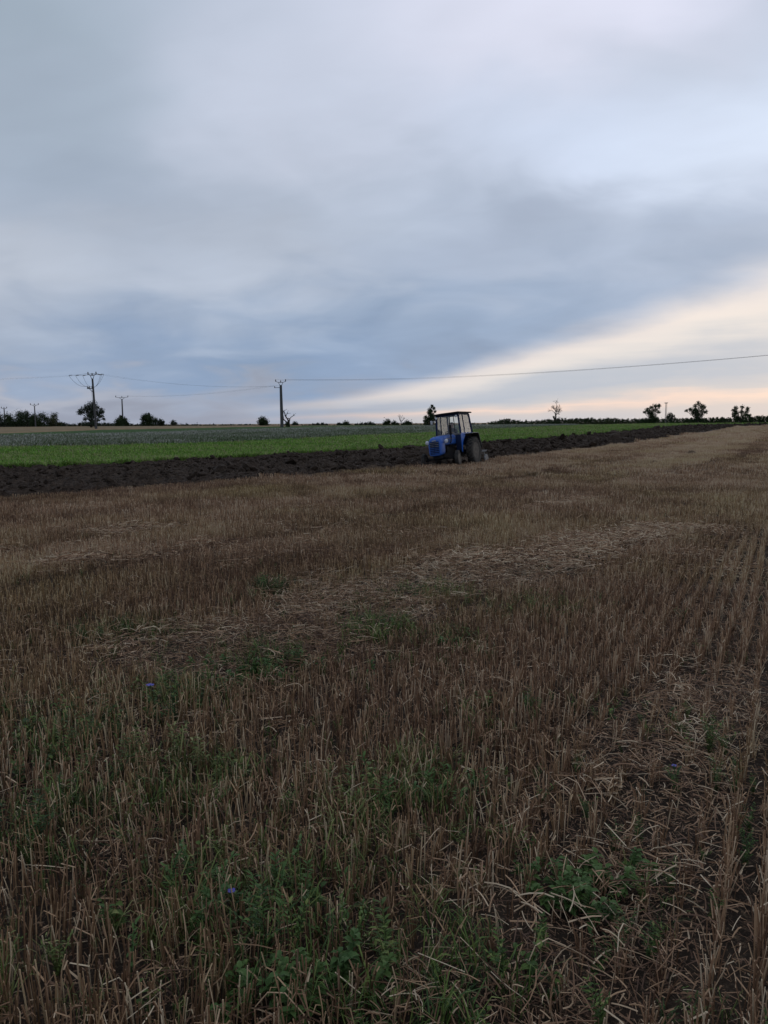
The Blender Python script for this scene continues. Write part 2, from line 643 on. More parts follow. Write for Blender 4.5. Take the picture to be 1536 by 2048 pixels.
def resample(px, A, B, ds_fun, m, lift):
    d = np.r_[0, np.cumsum(np.hypot(*np.diff((A + B) / 2, axis=0).T))]
    s, S = 0.0, []
    C = (A + B) / 2
    while s < d[-1]:
        S.append(s)
        c = np.array([np.interp(s, d, C[:, 0]), np.interp(s, d, C[:, 1])])
        s += ds_fun(np.hypot(*c))
    S = np.array(S)
    a = np.stack([np.interp(S, d, A[:, k]) for k in (0, 1)], -1)
    b = np.stack([np.interp(S, d, B[:, k]) for k in (0, 1)], -1)
    w = np.linspace(0, 1, m)
    P = a[:, None] * (1 - w[None, :, None]) + b[:, None] * w[None, :, None]
    width = np.hypot(*(b - a).T)
    return P, S, w, width


def field_mat(name, c_lo, c_hi, c_alt, sc=0.5, fine=9.0, bump=0.6):
    m = bpy.data.materials.new(name)
    m.use_nodes = True
    t = m.node_tree
    b = t.nodes['Principled BSDF']
    n = NT(t)
    tc = n.new('ShaderNodeTexCoord')
    mp = n.new('ShaderNodeMapping')
    mp.inputs['Rotation'].default_value = (0, 0, R(40))
    mp.inputs['Scale'].default_value = (1.0, 0.3, 1.0)
    t.links.new(tc.outputs['Object'], mp.inputs['Vector'])
    f1 = n.noise(mp.outputs[0], sc, 4, 0.6)
    f2 = n.noise(tc.outputs['Object'], fine, 3, 0.6)
    col = n.mix(n.smooth(f2, 0.3, 0.7), c_lo, c_hi)
    col = n.mix(n.smooth(f1, 0.5, 0.72), col, c_alt)
    t.links.new(col, b.inputs['Base Color'])
    b.inputs['Roughness'].default_value = 0.95
    b.inputs['Specular IOR Level'].default_value = 0.05
    bp = n.new('ShaderNodeBump')
    bp.inputs['Strength'].default_value = bump
    bp.inputs['Distance'].default_value = 0.15
    t.links.new(f2, bp.inputs['Height'])
    t.links.new(bp.outputs[0], b.inputs['Normal'])
    return m


FIELDS = {}


def field(name, E0, E1, material, lift, px0=-900, px1=1790, ds=lambda d: 0.4 + d * 0.02, m=24, rough=0.0):
    px = np.linspace(px0, px1, 1400)
    A, B = ground_at(px, edge_y(E0, px)), ground_at(px, edge_y(E1, px))
    P, S, w, wd = resample(px, A, B, ds, m, lift)
    z = Z(P[..., 0], P[..., 1]) + lift
    if rough:
        z = z + (fbm(P[..., 0] * 1.3, P[..., 1] * 1.3, 5, 3) - 0.5) * rough
    # skirts so no edge hovers
    z[:, 0] -= lift + 0.05
    z[:, -1] -= lift + 0.05
    FIELDS[name] = (px, A, B)
    return grid_mesh(name, np.concatenate([P, z[..., None]], -1), material)


field('green_field', E_PLOW, E_GREEN, field_mat('green_crop', (0.080, 0.175, 0.018), (0.145, 0.275, 0.032), (0.22, 0.29, 0.055), 0.25, 5), 0.06, m=60,
      ds=lambda d: 0.2 + d * 0.006, rough=0.10)
field('pale_crop_field', E_GREEN, E_PALE, field_mat('pale_crop', (0.10, 0.125, 0.070), (0.23, 0.235, 0.190), (0.13, 0.165, 0.085), 0.3, 2.5), 0.10, m=70,
      px1=1150, ds=lambda d: 0.3 + d * 0.006, rough=0.18)
field('far_green_field', E_PALE, E_DARK, field_mat('far_green_crop', (0.030, 0.062, 0.020), (0.055, 0.098, 0.030), (0.07, 0.10, 0.035), 0.06, 1.2), 0.12, m=30, rough=0.1)
E_FAR = E_DARK.copy()
E_FAR[:, 1] = np.minimum(E_DARK[:, 1] - 1.2, np.interp(E_DARK[:, 0], [-900, 0, 350, 560, 1536, 1800], [862, 856.0, 852.5, 852.0, 847.9, 846.8]))
field('wheat_field', E_DARK, E_FAR, field_mat('ripe_wheat', (0.175, 0.125, 0.075), (0.25, 0.18, 0.105), (0.15, 0.13, 0.075), 0.05, 0.7), 0.25,
      px1=620, m=30)
field('meadow', np.array([(600, 853.2), (850, 851.5), (1000, 850.8), (1536, 848.1), (1800, 847)]),
      np.array([(600, 852.0), (850, 850.4), (1000, 849.6), (1536, 847.5), (1800, 846.5)]),
      field_mat('meadow_grass', (0.060, 0.080, 0.030), (0.115, 0.125, 0.055), (0.17, 0.15, 0.08), 0.05, 0.6), 0.14, px0=600, m=16)
# the darker stand right of the tractor
field('dark_crop_field', np.array([(960, 864.6), (1100, 857), (1200, 853.5), (1300, 851), (1400, 849.8)]),
      np.array([(960, 853.1), (1000, 852.5), (1100, 851.5), (1300, 850), (1400, 849.4)]),
      field_mat('dark_crop', (0.030, 0.060, 0.024), (0.060, 0.100, 0.038), (0.05, 0.08, 0.03), 0.1, 1.5), 0.16, px0=960, px1=1400, m=40, rough=0.2)


# ------------------------------------------------------------------ ploughed land
def polyline_dist(x, y, pts):
    d = np.full(np.shape(x), 1e9)
    for (ax, ay), (bx, by) in zip(pts[:-1], pts[1:]):
        vx, vy = bx - ax, by - ay
        t = np.clip(((x - ax) * vx + (y - ay) * vy) / (vx * vx + vy * vy), 0, 1)
        d = np.minimum(d, np.hypot(x - ax - t * vx, y - ay - t * vy))
    return d


def plough_material():
    m = bpy.data.materials.new('ploughed_soil')
    m.use_nodes = True
    t = m.node_tree
    b = t.nodes['Principled BSDF']
    n = NT(t)
    tc = n.new('ShaderNodeTexCoord')
    f1 = n.noise(tc.outputs['Object'], 1.2, 4, 0.6)
    f2 = n.noise(tc.outputs['Object'], 9, 5, 0.65)
    col = n.mix(n.smooth(f2, 0.3, 0.7), (0.018, 0.0120, 0.0092), (0.062, 0.043, 0.0315))
    col = n.mix(n.smooth(f1, 0.55, 0.75), col, (0.060, 0.043, 0.032))
    col = n.mix(n.m('MULTIPLY', n.smooth(n.noise(tc.outputs['Object'], 16, 3, 0.7, 1.0), 0.64, 0.70), 0.6), col, (0.20, 0.15, 0.105))
    t.links.new(col, b.inputs['Base Color'])
    b.inputs['Roughness'].default_value = 0.85
    b.inputs['Specular IOR Level'].default_value = 0.10
    bp = n.new('ShaderNodeBump')
    bp.inputs['Strength'].default_value = 0.9
    bp.inputs['Distance'].default_value = 0.05
    t.links.new(n.noise(tc.outputs['Object'], 20, 6, 0.65), bp.inputs['Height'])
    t.links.new(bp.outputs[0], b.inputs['Normal'])
    return m


SOIL = plough_material()
px = np.linspace(-700, 1700, 2400)
PA, PB = ground_at(px, edge_y(E_STUB, px)), ground_at(px, edge_y(E_PLOW, px))
PA = PA + ((vnoise(PA[:, 0] * 1.7, PA[:, 1] * 1.7, 201) - .5) * .34 + (vnoise(PA[:, 0] * 5, PA[:, 1] * 5, 203) - .5) * .16)[:, None] * RP
PB = PB + ((vnoise(PB[:, 0] * .9, PB[:, 1] * .9, 202) - .5) * .7)[:, None] * RP
P, S, W, WD = resample(px, PA, PB, lambda d: max(0.065, d * 0.0026), 130, 0)
wm = W[None, :] * WD[:, None]                       # metres in from the stubble edge
sm = np.repeat(S[:, None], len(W), 1)
X, Y = P[..., 0], P[..., 1]
wob = (fbm(sm * 0.5, wm * 0.5, 11, 3) - 0.5) * 0.5
ridge = np.sin((wm + wob) * 2 * math.pi / 0.42)
lump = fbm(X * 4.2, Y * 4.2, 21, 3)
chunk = np.abs(fbm(X * 2.1, Y * 2.1, 31, 3) - 0.5) * 2
hgt = 0.06 + 0.05 * ridge * (0.4 + lump) + (lump - 0.5) * 0.22 + (chunk - 0.3) * 0.08
hgt += 0.07 * (fbm(X * 11, Y * 11, 41, 2) - 0.5)
edge = np.minimum(1, np.minimum(wm / 0.35, (WD[:, None] - wm) / 0.3))
# the open furrow on the stubble side
furrow = np.exp(-((wm - 0.28) / 0.2) ** 2) * 0.20
hgt += 0.10 * np.exp(-((WD[:, None] - wm - .35) / .3) ** 2)
hz = Z(X, Y) + hgt * np.clip(edge, 0, 1) - furrow + 0.02
hz[:, 0] = Z(X[:, 0], Y[:, 0]) - 0.03
hz[:, -1] = Z(X[:, -1], Y[:, -1]) - 0.03
# the wheels on the ploughed side run in the open furrow
t_line = polyline_dist(X, Y, [(1.4, 34.5), (2.9, 37.05), (5.0, 40.6)])
k = np.clip((0.55 - t_line) / 0.25, 0, 1)
hz = hz * (1 - k) + (Z(X, Y) - 0.165 + (lump - .5) * .05) * k
tag(grid_mesh('ploughed_strip', np.stack([X, Y, hz], -1), SOIL, smooth=False))


def clod_mesh(seed, sx, sy, sz):
    bm = bmesh.new()
    bmesh.ops.create_icosphere(bm, subdivisions=2, radius=1)
    r = np.random.default_rng(seed)
    off = r.normal(0, 0.13, (len(bm.verts), 1))
    for i, v in enumerate(bm.verts):
        k = 1 + off[i, 0]
        k *= 1 - 0.25 * max(0, v.co.z * r.uniform(-0.3, 1))
        v.co = Vector((v.co.x * sx * k, v.co.y * sy * k, v.co.z * sz * k))
    me = bpy.data.meshes.new('clod')
    bm.to_mesh(me)
    bm.free()
    me.materials.append(SOIL)
    return me


CLODS = variants('clods', [clod_mesh(k, *s) for k, s in enumerate([(1, .7, .5), (1, .8, .7), (.9, .6, .35), (1.2, .6, .45), (.8, .8, .6), (1.3, .8, .35)])])
N = 22000
# more clods near, where they can be told apart
dd = np.hypot(X.mean(1), Y.mean(1))
pr = (WD * np.gradient(S)) / np.maximum(dd, 10) ** 0.9
ri = rng.choice(len(S), N, p=pr / pr.sum())
ci = rng.integers(3, len(W) - 1, N)
cs = np.exp(rng.normal(math.log(0.046), 0.6, N)) * np.clip(dd[ri] / 30, 0.85, 1.8)
cp = np.stack([X[ri, ci], Y[ri, ci], hz[ri, ci] + cs * 0.25], -1)
scatter('soil_clods', CLODS, cp, rng.uniform(-math.pi, math.pi, (N, 3)) * [0.25, 0.25, 1], uni(cs, N), rng.integers(0, 6, N), rng.random(N),
        'dark turned clods of earth along the ploughed strip', 'soil')

# ------------------------------------------------------------------ stubble, straw and weeds
STRAW = plant_mat('straw', [(0.0, (0.090, 0.048, 0.030)), (0.35, (0.235, 0.132, 0.076)), (0.65, (0.385, 0.238, 0.138)), (1.0, (0.53, 0.41, 0.28))], 0.6,
                  alt=[(0.0, (0.085, 0.055, 0.022)), (0.35, (0.215, 0.143, 0.060)), (0.65, (0.35, 0.245, 0.110)), (1.0, (0.46, 0.37, 0.20))])
LEAF = plant_mat('weed_leaf', [(0.0, (0.022, 0.045, 0.012)), (0.4, (0.046, 0.086, 0.018)), (0.75, (0.080, 0.130, 0.026)), (1.0, (0.15, 0.175, 0.045))], 0.6,
                 alt=[(0.0, (0.045, 0.055, 0.014)), (0.4, (0.085, 0.105, 0.026)), (0.75, (0.13, 0.15, 0.04)), (1.0, (0.22, 0.21, 0.09))])


def stalk(mb, r, x, y, h, rad, lean=0.10, sides=4):
    a = r.uniform(0, 2 * math.pi)
    l = abs(r.normal(0, lean)) * h
    dx, dy = math.cos(a) * l, math.sin(a) * l
    own = r.random()
    k = r.uniform(0.35, 0.7)
    mb.tube([(x, y, -0.02), (x + dx * k * 0.8, y + dy * k * 0.8, h * k), (x + dx, y + dy, h)], [rad, rad * 0.95, rad * 0.85], sides, own)
    if r.random() < 0.28:                      # torn leaf sheath
        b = r.uniform(0, 2 * math.pi)
        z0 = h * r.uniform(0.3, 0.8)
        L = r.uniform(0.03, 0.09)
        q = Vector((math.cos(b), math.sin(b), 0))
        s = Vector((-q.y, q.x, 0)) * rad * 1.3
        p0 = Vector((x + dx * z0 / h, y + dy * z0 / h, z0))
        p1 = p0 + q * L * 0.6 + Vector((0, 0, L * 0.35))
        p2 = p0 + q * L + Vector((0, 0, -L * 0.25))
        mb.add([p0 - s, p0 + s, p1 + s * .8, p1 - s * .8, p2], [(0, 1, 2, 3), (3, 2, 4)], own)


def tuft(seed):
    r = np.random.default_rng(seed)
    mb = MB()
    for _ in range(r.integers(4, 9)):
        stalk(mb, r, r.normal(0, 0.010), r.normal(0, 0.03), r.uniform(0.10, 0.19), r.uniform(0.0015, 0.0027), 0.15)
    return mb.mesh('stubble_tuft', STRAW)


def patch(seed, size, n, rad, sides, h0=0.13, h1=0.22):
    r = np.random.default_rng(seed)
    mb = MB()
    for _ in range(n):
        x = (round(r.uniform(-size, size) / 0.125) * 0.125 + r.normal(0, 0.018)) / 1.0
        stalk(mb, r, x, r.uniform(-size, size), r.uniform(h0, h1), rad * r.uniform(0.8, 1.2), 0.12, sides)
    return mb.mesh('stubble_patch', STRAW)


STUB = variants('stubble', [tuft(k) for k in range(10)] + [patch(50 + k, 0.28, 95, 0.0032, 3) for k in range(4)] +
                [patch(70 + k, 0.55, 150, 0.006, 3) for k in range(3)] + [patch(80 + k, 1.2, 260, 0.014, 3, 0.14, 0.24) for k in range(2)])


def litter(seed, size, n, rad, flat=0.03):
    r = np.random.default_rng(seed)
    mb = MB()
    for _ in range(n):
        a = r.uniform(0, 2 * math.pi)
        L = r.uniform(0.025, 0.13)
        c = Vector((r.normal(0, size * .5), r.normal(0, size * .5), r.uniform(0.004, flat)))
        d = Vector((math.cos(a), math.sin(a), r.normal(0, 0.12))) * L / 2
        bend = Vector((r.normal(0, .05), r.normal(0, .05), abs(r.normal(0, 0.05)))) * L * (2.6 if r.random() < .12 else 1.0)
        k = r.uniform(.5, 1.35)
        mb.tube([c - d, c - d * .4 + bend * .8, c + d * .3 + bend * .9, c + d], [rad * k, rad * k, rad * k, rad * k * 0.9], 3, r.random())
    return mb.mesh('straw_litter', STRAW)


def chaff_bits(seed):
    r = np.random.default_rng(seed)
    mb = MB()
    for _ in range(70):
        a = r.uniform(0, 2 * math.pi)
        L = r.uniform(0.008, 0.05)
        c = Vector((r.normal(0, .10), r.normal(0, .10), r.uniform(0.003, 0.02)))
        d = Vector((math.cos(a), math.sin(a), r.normal(0, 0.15))) * L / 2
        w = Vector((-d.y, d.x, r.normal(0, .3) * L)).normalized() * r.uniform(.0008, .003)
        mb.add([c - d - w, c + d - w * .4, c + d + w * .4, c - d + w], [(0, 1, 2, 3)], r.random())
    return mb.mesh('chaff', STRAW)


LITTER = variants('straw', [litter(k, 0.22, 30, 0.0018, 0.05) for k in range(6)] + [litter(20 + k, 0.3, 46, 0.0034, 0.07) for k in range(4)] + [chaff_bits(60 + k) for k in range(4)])


def blade(mb, r, base, a, L, w, droop):
    d = Vector((math.cos(a), math.sin(a), 0))
    s = Vector((-d.y, d.x, 0)) * w
    p = [base, base + d * L * .18 + Vector((0, 0, L * .5)), base + d * L * (.3 + droop * .3) + Vector((0, 0, L * (.88 - droop * .25))),
         base + d * L * (.42 + droop * .6) + Vector((0, 0, L * (1.0 - droop * .75)))]
    mb.add([p[0] - s * .7, p[0] + s * .7, p[1] + s, p[1] - s, p[2] + s * .7, p[2] - s * .7, p[3]], [(0, 1, 2, 3), (3, 2, 4, 5), (5, 4, 6)], r.random())


def leaf(mb, r, base, d, L, w, curl=0.3):
    d = d.normalized()
    s = d.cross(Vector((0, 0, 1)))
    if s.length < 0.1:
        s = Vector((1, 0, 0))
    s = s.normalized() * w
    up = s.cross(d).normalized()
    m1, m2, tip = base + d * L * .35 + up * L * .06, base + d * L * .7, base + d * L - up * L * curl
    f = up * w * 0.35
    mb.add([base, m1 - s + f, m1, m1 + s + f, m2 - s * .8 + f, m2, m2 + s * .8 + f, tip],
           [(0, 2, 1), (0, 3, 2), (1, 2, 5, 4), (2, 3, 6, 5), (4, 5, 7), (5, 6, 7)], r.random())


def grass_tuft(seed):
    r = np.random.default_rng(seed)
    mb = MB()
    for _ in range(14):
        blade(mb, r, Vector((r.normal(0, .02), r.normal(0, .02), 0)), r.uniform(0, 6.28), r.uniform(.08, .22), r.uniform(.0016, .0034), r.random())
    return mb.mesh('grass_tuft', LEAF)


def broad_weed(seed, n=16, H=0.15, L=0.045):
    r = np.random.default_rng(seed)
    mb = MB()
    for _ in range(4):
        a0 = r.uniform(0, 6.28)
        h = H * r.uniform(.6, 1.1)
        lean = Vector((math.cos(a0), math.sin(a0), 0)) * r.uniform(.02, .09)
        mb.tube([(0, 0, 0), lean * .4 + Vector((0, 0, h * .5)), lean + Vector((0, 0, h))], [.0022, .0018, .001], 3, .4)
        for k in range(n // 4 + 1):
            t = (k + .6) / (n // 4 + 1)
            p = lean * t * t + Vector((0, 0, h * t))
            a = r.uniform(0, 6.28)
            l = L * r.uniform(.6, 1.25) * (1.15 - .5 * t)
            leaf(mb, r, p, Vector((math.cos(a), math.sin(a), r.uniform(-.1, .7))), l, l * r.uniform(.22, .36), r.uniform(.05, .4))
    return mb.mesh('broad_weed', LEAF)


def feather_weed(seed, H=0.19):
    r = np.random.default_rng(seed)
    mb = MB()
    for _ in range(6):
        a0 = r.uniform(0, 6.28)
        h = H * r.uniform(.6, 1.15)
        lean = Vector((math.cos(a0), math.sin(a0), 0)) * r.uniform(.02, .1)
        mb.tube([(0, 0, 0), lean * .4 + Vector((0, 0, h * .5)), lean + Vector((0, 0, h))], [.0018, .0014, .0008], 3, .5)
        for k in range(9):
            t = (k + 1.2) / 9.5
            p = lean * t * t + Vector((0, 0, h * t))
            for sgn in (-1, 1):
                a = a0 + sgn * r.uniform(.7, 1.8)
                l = r.uniform(.018, .036)
                leaf(mb, r, p, Vector((math.cos(a), math.sin(a), r.uniform(.1, .8))), l, l * .17, .1)
    return mb.mesh('feather_weed', LEAF)


WEEDS = variants('weeds', [grass_tuft(k) for k in range(4)] + [broad_weed(20 + k) for k in range(4)] + [feather_weed(40 + k) for k in range(4)])


def path(*pp):
    a = np.array(pp, float)
    return ground_at(a[:, 0], a[:, 1])


# straw left by the combine: one swath runs off to the right, another lies near at the right
SW1 = path((1320, 1062), (1150, 1100), (900, 1160), (700, 1215), (560, 1268), (440, 1290))
SW2 = path((1800, 1290), (1536, 1370), (1380, 1430), (1290, 1520), (1340, 1660), (1270, 1800), (1150, 1900), (1050, 2048), (950, 2300))
SPOTS = [(path((295, 1063), (240, 1066)), 0.55), (path((1060, 1020), (1180, 1000)), 0.4), (path((170, 1128), (80, 1133)), .4),
         (path((560, 1485), (540, 1510)), .16), (path((700, 1190), (880, 1140)), .5)]


def swath(x, y):
    wob = (fbm(x * 1.1, y * 1.1, 61, 3) - 0.5)
    d1 = polyline_dist(x, y, SW1) + wob * 1.5
    d2 = polyline_dist(x, y, SW2) + wob * 0.55
    s = np.maximum(np.clip((1.0 - d1) / 0.6, 0, 1), np.clip((0.38 - d2) / 0.2, 0, 1) * 0.85)
    for p, w in SPOTS:
        s = np.maximum(s, np.clip((w - polyline_dist(x, y, p) - wob * .4) / (w * .5), 0, 1) * .8)
    return s


TRACKS = [path((1800, 868), (1536, 882), (1300, 912), (1150, 934), (900, 975), (600, 1020), (0, 1110)),
          path((1800, 876), (1536, 901), (1400, 930), (1100, 985), (768, 1040), (300, 1125), (-200, 1225))]


def track(x, y):
    w = (fbm(x * .6, y * .6, 71, 2) - .5) * .25
    wd = np.interp(np.hypot(x, y), [10, 40, 90], [.3, .6, .9])
    return sum(np.clip((wd - np.abs(polyline_dist(x, y, t) + w)) / 0.25, 0, 1) for t in TRACKS)


GREENPX = [(450, 1800, 190, 120), (850, 1560, 90, 70), (500, 1330, 90, 45), (920, 1292, 45, 22), (760, 1265, 80, 30), (1190, 1770, 90, 60), (560, 1960, 250, 90),
           (100, 1480, 130, 90), (80, 1650, 140, 90), (330, 1390, 130, 40), (1040, 1960, 60, 60), (1280, 1930, 60, 110), (860, 1195, 120, 22), (540, 1190, 60, 16),
           (240, 1265, 140, 26), (700, 1620, 120, 70), (980, 1440, 90, 40), (1400, 1480, 80, 60), (1050, 1225, 150, 24), (330, 1600, 200, 80), (900, 1880, 110, 80)]


def green(x, y):
    """how weedy the spot is"""
    px, py = project(x, y, Z(x, y))
    g = np.zeros(np.shape(x))
    for cx, cy, rx, ry in GREENPX:
        c = ground_at(cx, cy)
        ex = abs(ground_at(cx + rx, cy)[0] - c[0])
        ey = abs(ground_at(cx, cy - ry)[1] - ground_at(cx, cy + ry)[1]) / 2
        g = np.maximum(g, np.exp(-(((x - c[0]) / ex) ** 2 + ((y - c[1]) / ey) ** 2)))
    nz = fbm(x * 1.6, y * 1.6, 81, 4)
    base = np.clip(1.25 - np.hypot(x + 0.6, y) / 6.0, 0.0, 1) * np.clip(.75 - x * .16, .3, 1)
    return np.clip(g * (0.45 + nz) + base * np.clip((nz - 0.36) * 3.2, 0, 1) * .75 + np.clip((nz - .62) * 4, 0, 1) * .35, 0, 1)


def stubble_zone(x, y, margin=0.0):
    z = Z(x, y)
    px, py = project(x, y, z)
    return (py > edge_y(E_STUB, px) + margin) | (y < 2.0)


def row_points(y0, y1, row, step, half=0.62, pad=2.2):
    """jittered points along drilled rows inside the wedge in front of the camera"""
    ext = y1 * 1.3 + 6
    pr = np.arange(-ext, ext, row)
    al = np.arange(-ext, ext * 1.25, step)
    a, b = np.meshgrid(pr, al, indexing='ij')
    a = a + rng.normal(0, row * 0.06, a.shape) + (vnoise(b * .15, a * 0 + 3, 5) - .5) * .06
    b = b + rng.uniform(-.5, .5, b.shape) * step
    x = (a * RP[0] + b * RD[0]).ravel()
    y = (a * RP[1] + b * RD[1]).ravel()
    k = (y > y0) & (y <= y1) & (np.abs(x) < y * half + pad)
    return x[k], y[k]


PO, SCL, VAR, TIN, ROT, HUE = [], [], [], [], [], []


def add_stubble(x, y, lo, hi, thin=True, scale=1.0, keep_in_swath=0.28, margin=0.6):
    k = stubble_zone(x, y, margin)
    x, y = x[k], y[k]
    sw, gr, tr = swath(x, y), green(x, y), track(x, y)
    nz = fbm(x * .45, y * .45, 91, 4)
    pa, al = x * RP[0] + y * RP[1], x * RD[0] + y * RD[1]
    fr_q = .42 if not thin else 1.3
    st = fbm(pa * fr_q, al * fr_q * 0.04, 95, 3)
    patchy = fbm(x * 2.3, y * 2.3, 99, 3)
    p = np.clip((1 - sw * (1 - keep_in_swath)) * (1 - tr * .45) * np.clip(.55 + patchy * 1.1 - gr * .25, .3, 1), 0, 1)
    k = rng.random(len(x)) < (p if thin else np.clip(p + .35, 0, 1))
    x, y, sw, gr, tr, nz, st = (q[k] for q in (x, y, sw, gr, tr, nz, st))
    n = len(x)
    PO.append(np.stack([x, y, Z(x, y) - 0.02], -1))
    s = scale * np.interp(np.hypot(x, y), [6, 16, 28], [1.0, .85, .66]) * rng.uniform(.8, 1.18, n) * (1 - .3 * tr) * (1 - .4 * sw) * (.82 + .36 * st)
    SCL.append(np.stack([s * 0 + 1.0, s * 0 + 1.0, s], -1))
    VAR.append(rng.integers(lo, hi, n))
    TIN.append(np.clip(.43 - .09 * np.clip(1.7 - y / 4.5, 0, 1) + .30 * np.clip((x - 3) / 20, 0, 1) + (nz - .5) * .75 + (st - .5) * 1.0 + rng.normal(0, .12, n) - .28 * tr, 0, 1))  # nearest stalks toned darker, imitating lens falloff and shade between them
    HUE.append(np.clip((fbm(x * .3 + 7, y * .3, 193, 4) - .46) * 2.2 + gr * .25 + rng.normal(0, .12, n), 0, 1))
    r = zrot(n, -ROW, .35, .07)
    r[:, 2] += np.where(rng.random(n) < .5, math.pi, 0)
    ROT.append(r)


x, y = row_points(0.9, 13.0, 0.125, 0.058)
add_stubble(x, y, 0, 10)
x, y = row_points(12.6, 26.0, 0.42, 0.42, .62, 4)
add_stubble(x, y, 10, 14, False, margin=3.0)
x, y = row_points(25, 62, .85, .85, .62, 5)
add_stubble(x, y, 14, 17, False, margin=2.0)
x, y = row_points(61, 260, 2.0, 2.0, .56, 4)
add_stubble(x, y, 17, 19, False, margin=1.6)
scatter('stubble_stalks', STUB, np.concatenate(PO), np.concatenate(ROT), np.concatenate(SCL), np.concatenate(VAR), np.concatenate(TIN),
        'brown cut stalks standing in rows across the near field', 'stubble', np.concatenate(HUE))

# loose straw
x, y = row_points(1.0, 30, 0.16, 0.16, .62, 2.5)
k = stubble_zone(x, y, 1)
x, y = x[k], y[k]
sw = swath(x, y)
dist = np.hypot(x, y)
base = .12 + .30 * np.clip((fbm(x * 1.2, y * 1.2, 123, 3) - .45) * 4, 0, 1)
p = np.maximum(sw * np.clip((fbm(x * 2.6, y * 2.6, 133, 3) - .22) * 3.2, .2, 1) * 1.1, base * np.clip(1.3 - dist / 14, 0.05, 1))
k = rng.random(len(x)) < p
x, y, sw, dist = x[k], y[k], sw[k], dist[k]
n = len(x)
near = dist < 9
scatter('loose_straw', LITTER, np.stack([x, y, Z(x, y) + rng.uniform(0, .05, n) * (0.3 + sw)], -1), zrot(n, 0, math.pi, .12), uni(rng.uniform(.8, 1.25, n), n),
        np.where(near, rng.integers(0, 6, n), rng.integers(6, 10, n)), np.clip(.40 + .22 * sw * np.clip(dist - 6, 0, 1) + rng.normal(0, .18, n), 0, 1),
        'pale loose straw strewn in swaths over the stubble', 'straw')

# chaff and broken bits on the soil between the stalks
x, y = row_points(1.0, 8, .11, .11, .62, 1.5)
k = rng.random(len(x)) < .42 + .5 * swath(x, y)
x, y = x[k], y[k]
n = len(x)
scatter('chaff', LITTER, np.stack([x, y, Z(x, y) - .012], -1), zrot(n, 0, math.pi, .08), uni(rng.uniform(.7, 1.3, n), n), rng.integers(10, 14, n),
        np.clip(.16 + rng.normal(0, .2, n), 0, 1), 'fine broken chaff lying on the soil between the near stalks', 'chaff')

# small heaps of straw and torn stubble
def heap(px, py, label, w, d, h, seed, tintv):
    rg = np.random.default_rng(seed)
    c = ground_at(px, py)
    o = MB()
    for _ in range(int(260 * w)):
        a, q = rg.uniform(0, 6.28), math.sqrt(rg.random())
        cx, cy = w * .5 * q * math.cos(a), d * .5 * q * math.sin(a)
        cz = h * (1 - q * q) * rg.uniform(.2, 1)
        L, th = rg.uniform(.06, .2), rg.uniform(0, 6.28)
        v = Vector((math.cos(th), math.sin(th), rg.normal(0, .35))) * L / 2
        o.tube([Vector((cx, cy, cz)) - v, Vector((cx, cy, cz)) + v], .005, 3, rg.random())
    ob = o.build('straw_heap', mat('heaped_straw', (0.20, 0.135, 0.085), (0.10, 0.07, 0.048), 12.0, 0.8))
    ob.location = (c[0], c[1], float(Z(*c)))
    ob.rotation_euler = (0, 0, -ROW + math.pi / 2)
    tag(ob, label, 'straw heap', 'heaps of straw on the stubble')


heap(745, 940, 'long low straw heap at the ploughed edge in front of the tractor', 2.2, .7, .20, 1, .4)
heap(800, 936, 'straw heap between the long low heap and the front wheel', 1.5, .6, .17, 2, .4)
heap(922, 939, 'straw clump right below the front wheel of the tractor', 1.0, .4, .13, 3, .4)
heap(958, 942, 'small straw clump below the rear wheel of the tractor', .6, .35, .12, 4, .4)
heap(1222, 928, 'small dark straw clump on the stubble, lower one right of the tractor', .7, .4, .14, 5, .4)
heap(1308, 926, 'small dark straw clump on the stubble below the windswept tree', .6, .4, .13, 6, .4)
heap(1383, 907, 'dark straw clump on the far stubble below the tree with ragged top', 1.3, .6, .2, 7, .4)

# weeds between the stalks
x, y = row_points(1.0, 16, .075, .075, .62, 2)
g = green(x, y)
k = rng.random(len(x)) < np.clip(np.clip(g, 0, 1) ** 1.2 * .62 + .19 * np.clip(1.3 - y / 7, 0, 1) * np.clip(.6 - x * .5, .06, 1), 0, 1)
x, y, g = x[k], y[k], g[k]
n = len(x)
kind = fbm(x * .8, y * .8, 141, 3)
var = np.where(kind < .52, rng.integers(0, 4, n), np.where(kind < .60, rng.integers(4, 8, n), rng.integers(8, 12, n)))
var = np.where(rng.random(n) < .3, rng.integers(0, 12, n), var)
scatter('weeds', WEEDS, np.stack([x, y, Z(x, y) - .01], -1), zrot(n, 0, math.pi, .12), uni(rng.uniform(.45, 1.0, n) * (.6 + .5 * g), n), var,
        np.clip(.33 + (fbm(x * .9, y * .9, 151, 2) - .5) * .9 + rng.normal(0, .12, n), 0, 1),
        'low green weeds and grass growing among the near stubble', 'weeds', np.clip((fbm(x * 1.1, y * 1.1, 211, 3) - .4) * 2 + rng.normal(0, .2, n), 0, 1))


# cover on the fields behind
def crop_clump(seed, n, H, w, size, m):
    r = np.random.default_rng(seed)
    mb = MB()
    for _ in range(n):
        blade(mb, r, Vector((r.normal(0, size), r.normal(0, size), 0)), r.uniform(0, 6.28), H * r.uniform(.6, 1.15), w * r.uniform(.7, 1.3), r.uniform(.1, .9))
    return mb.mesh('crop_clump', m)


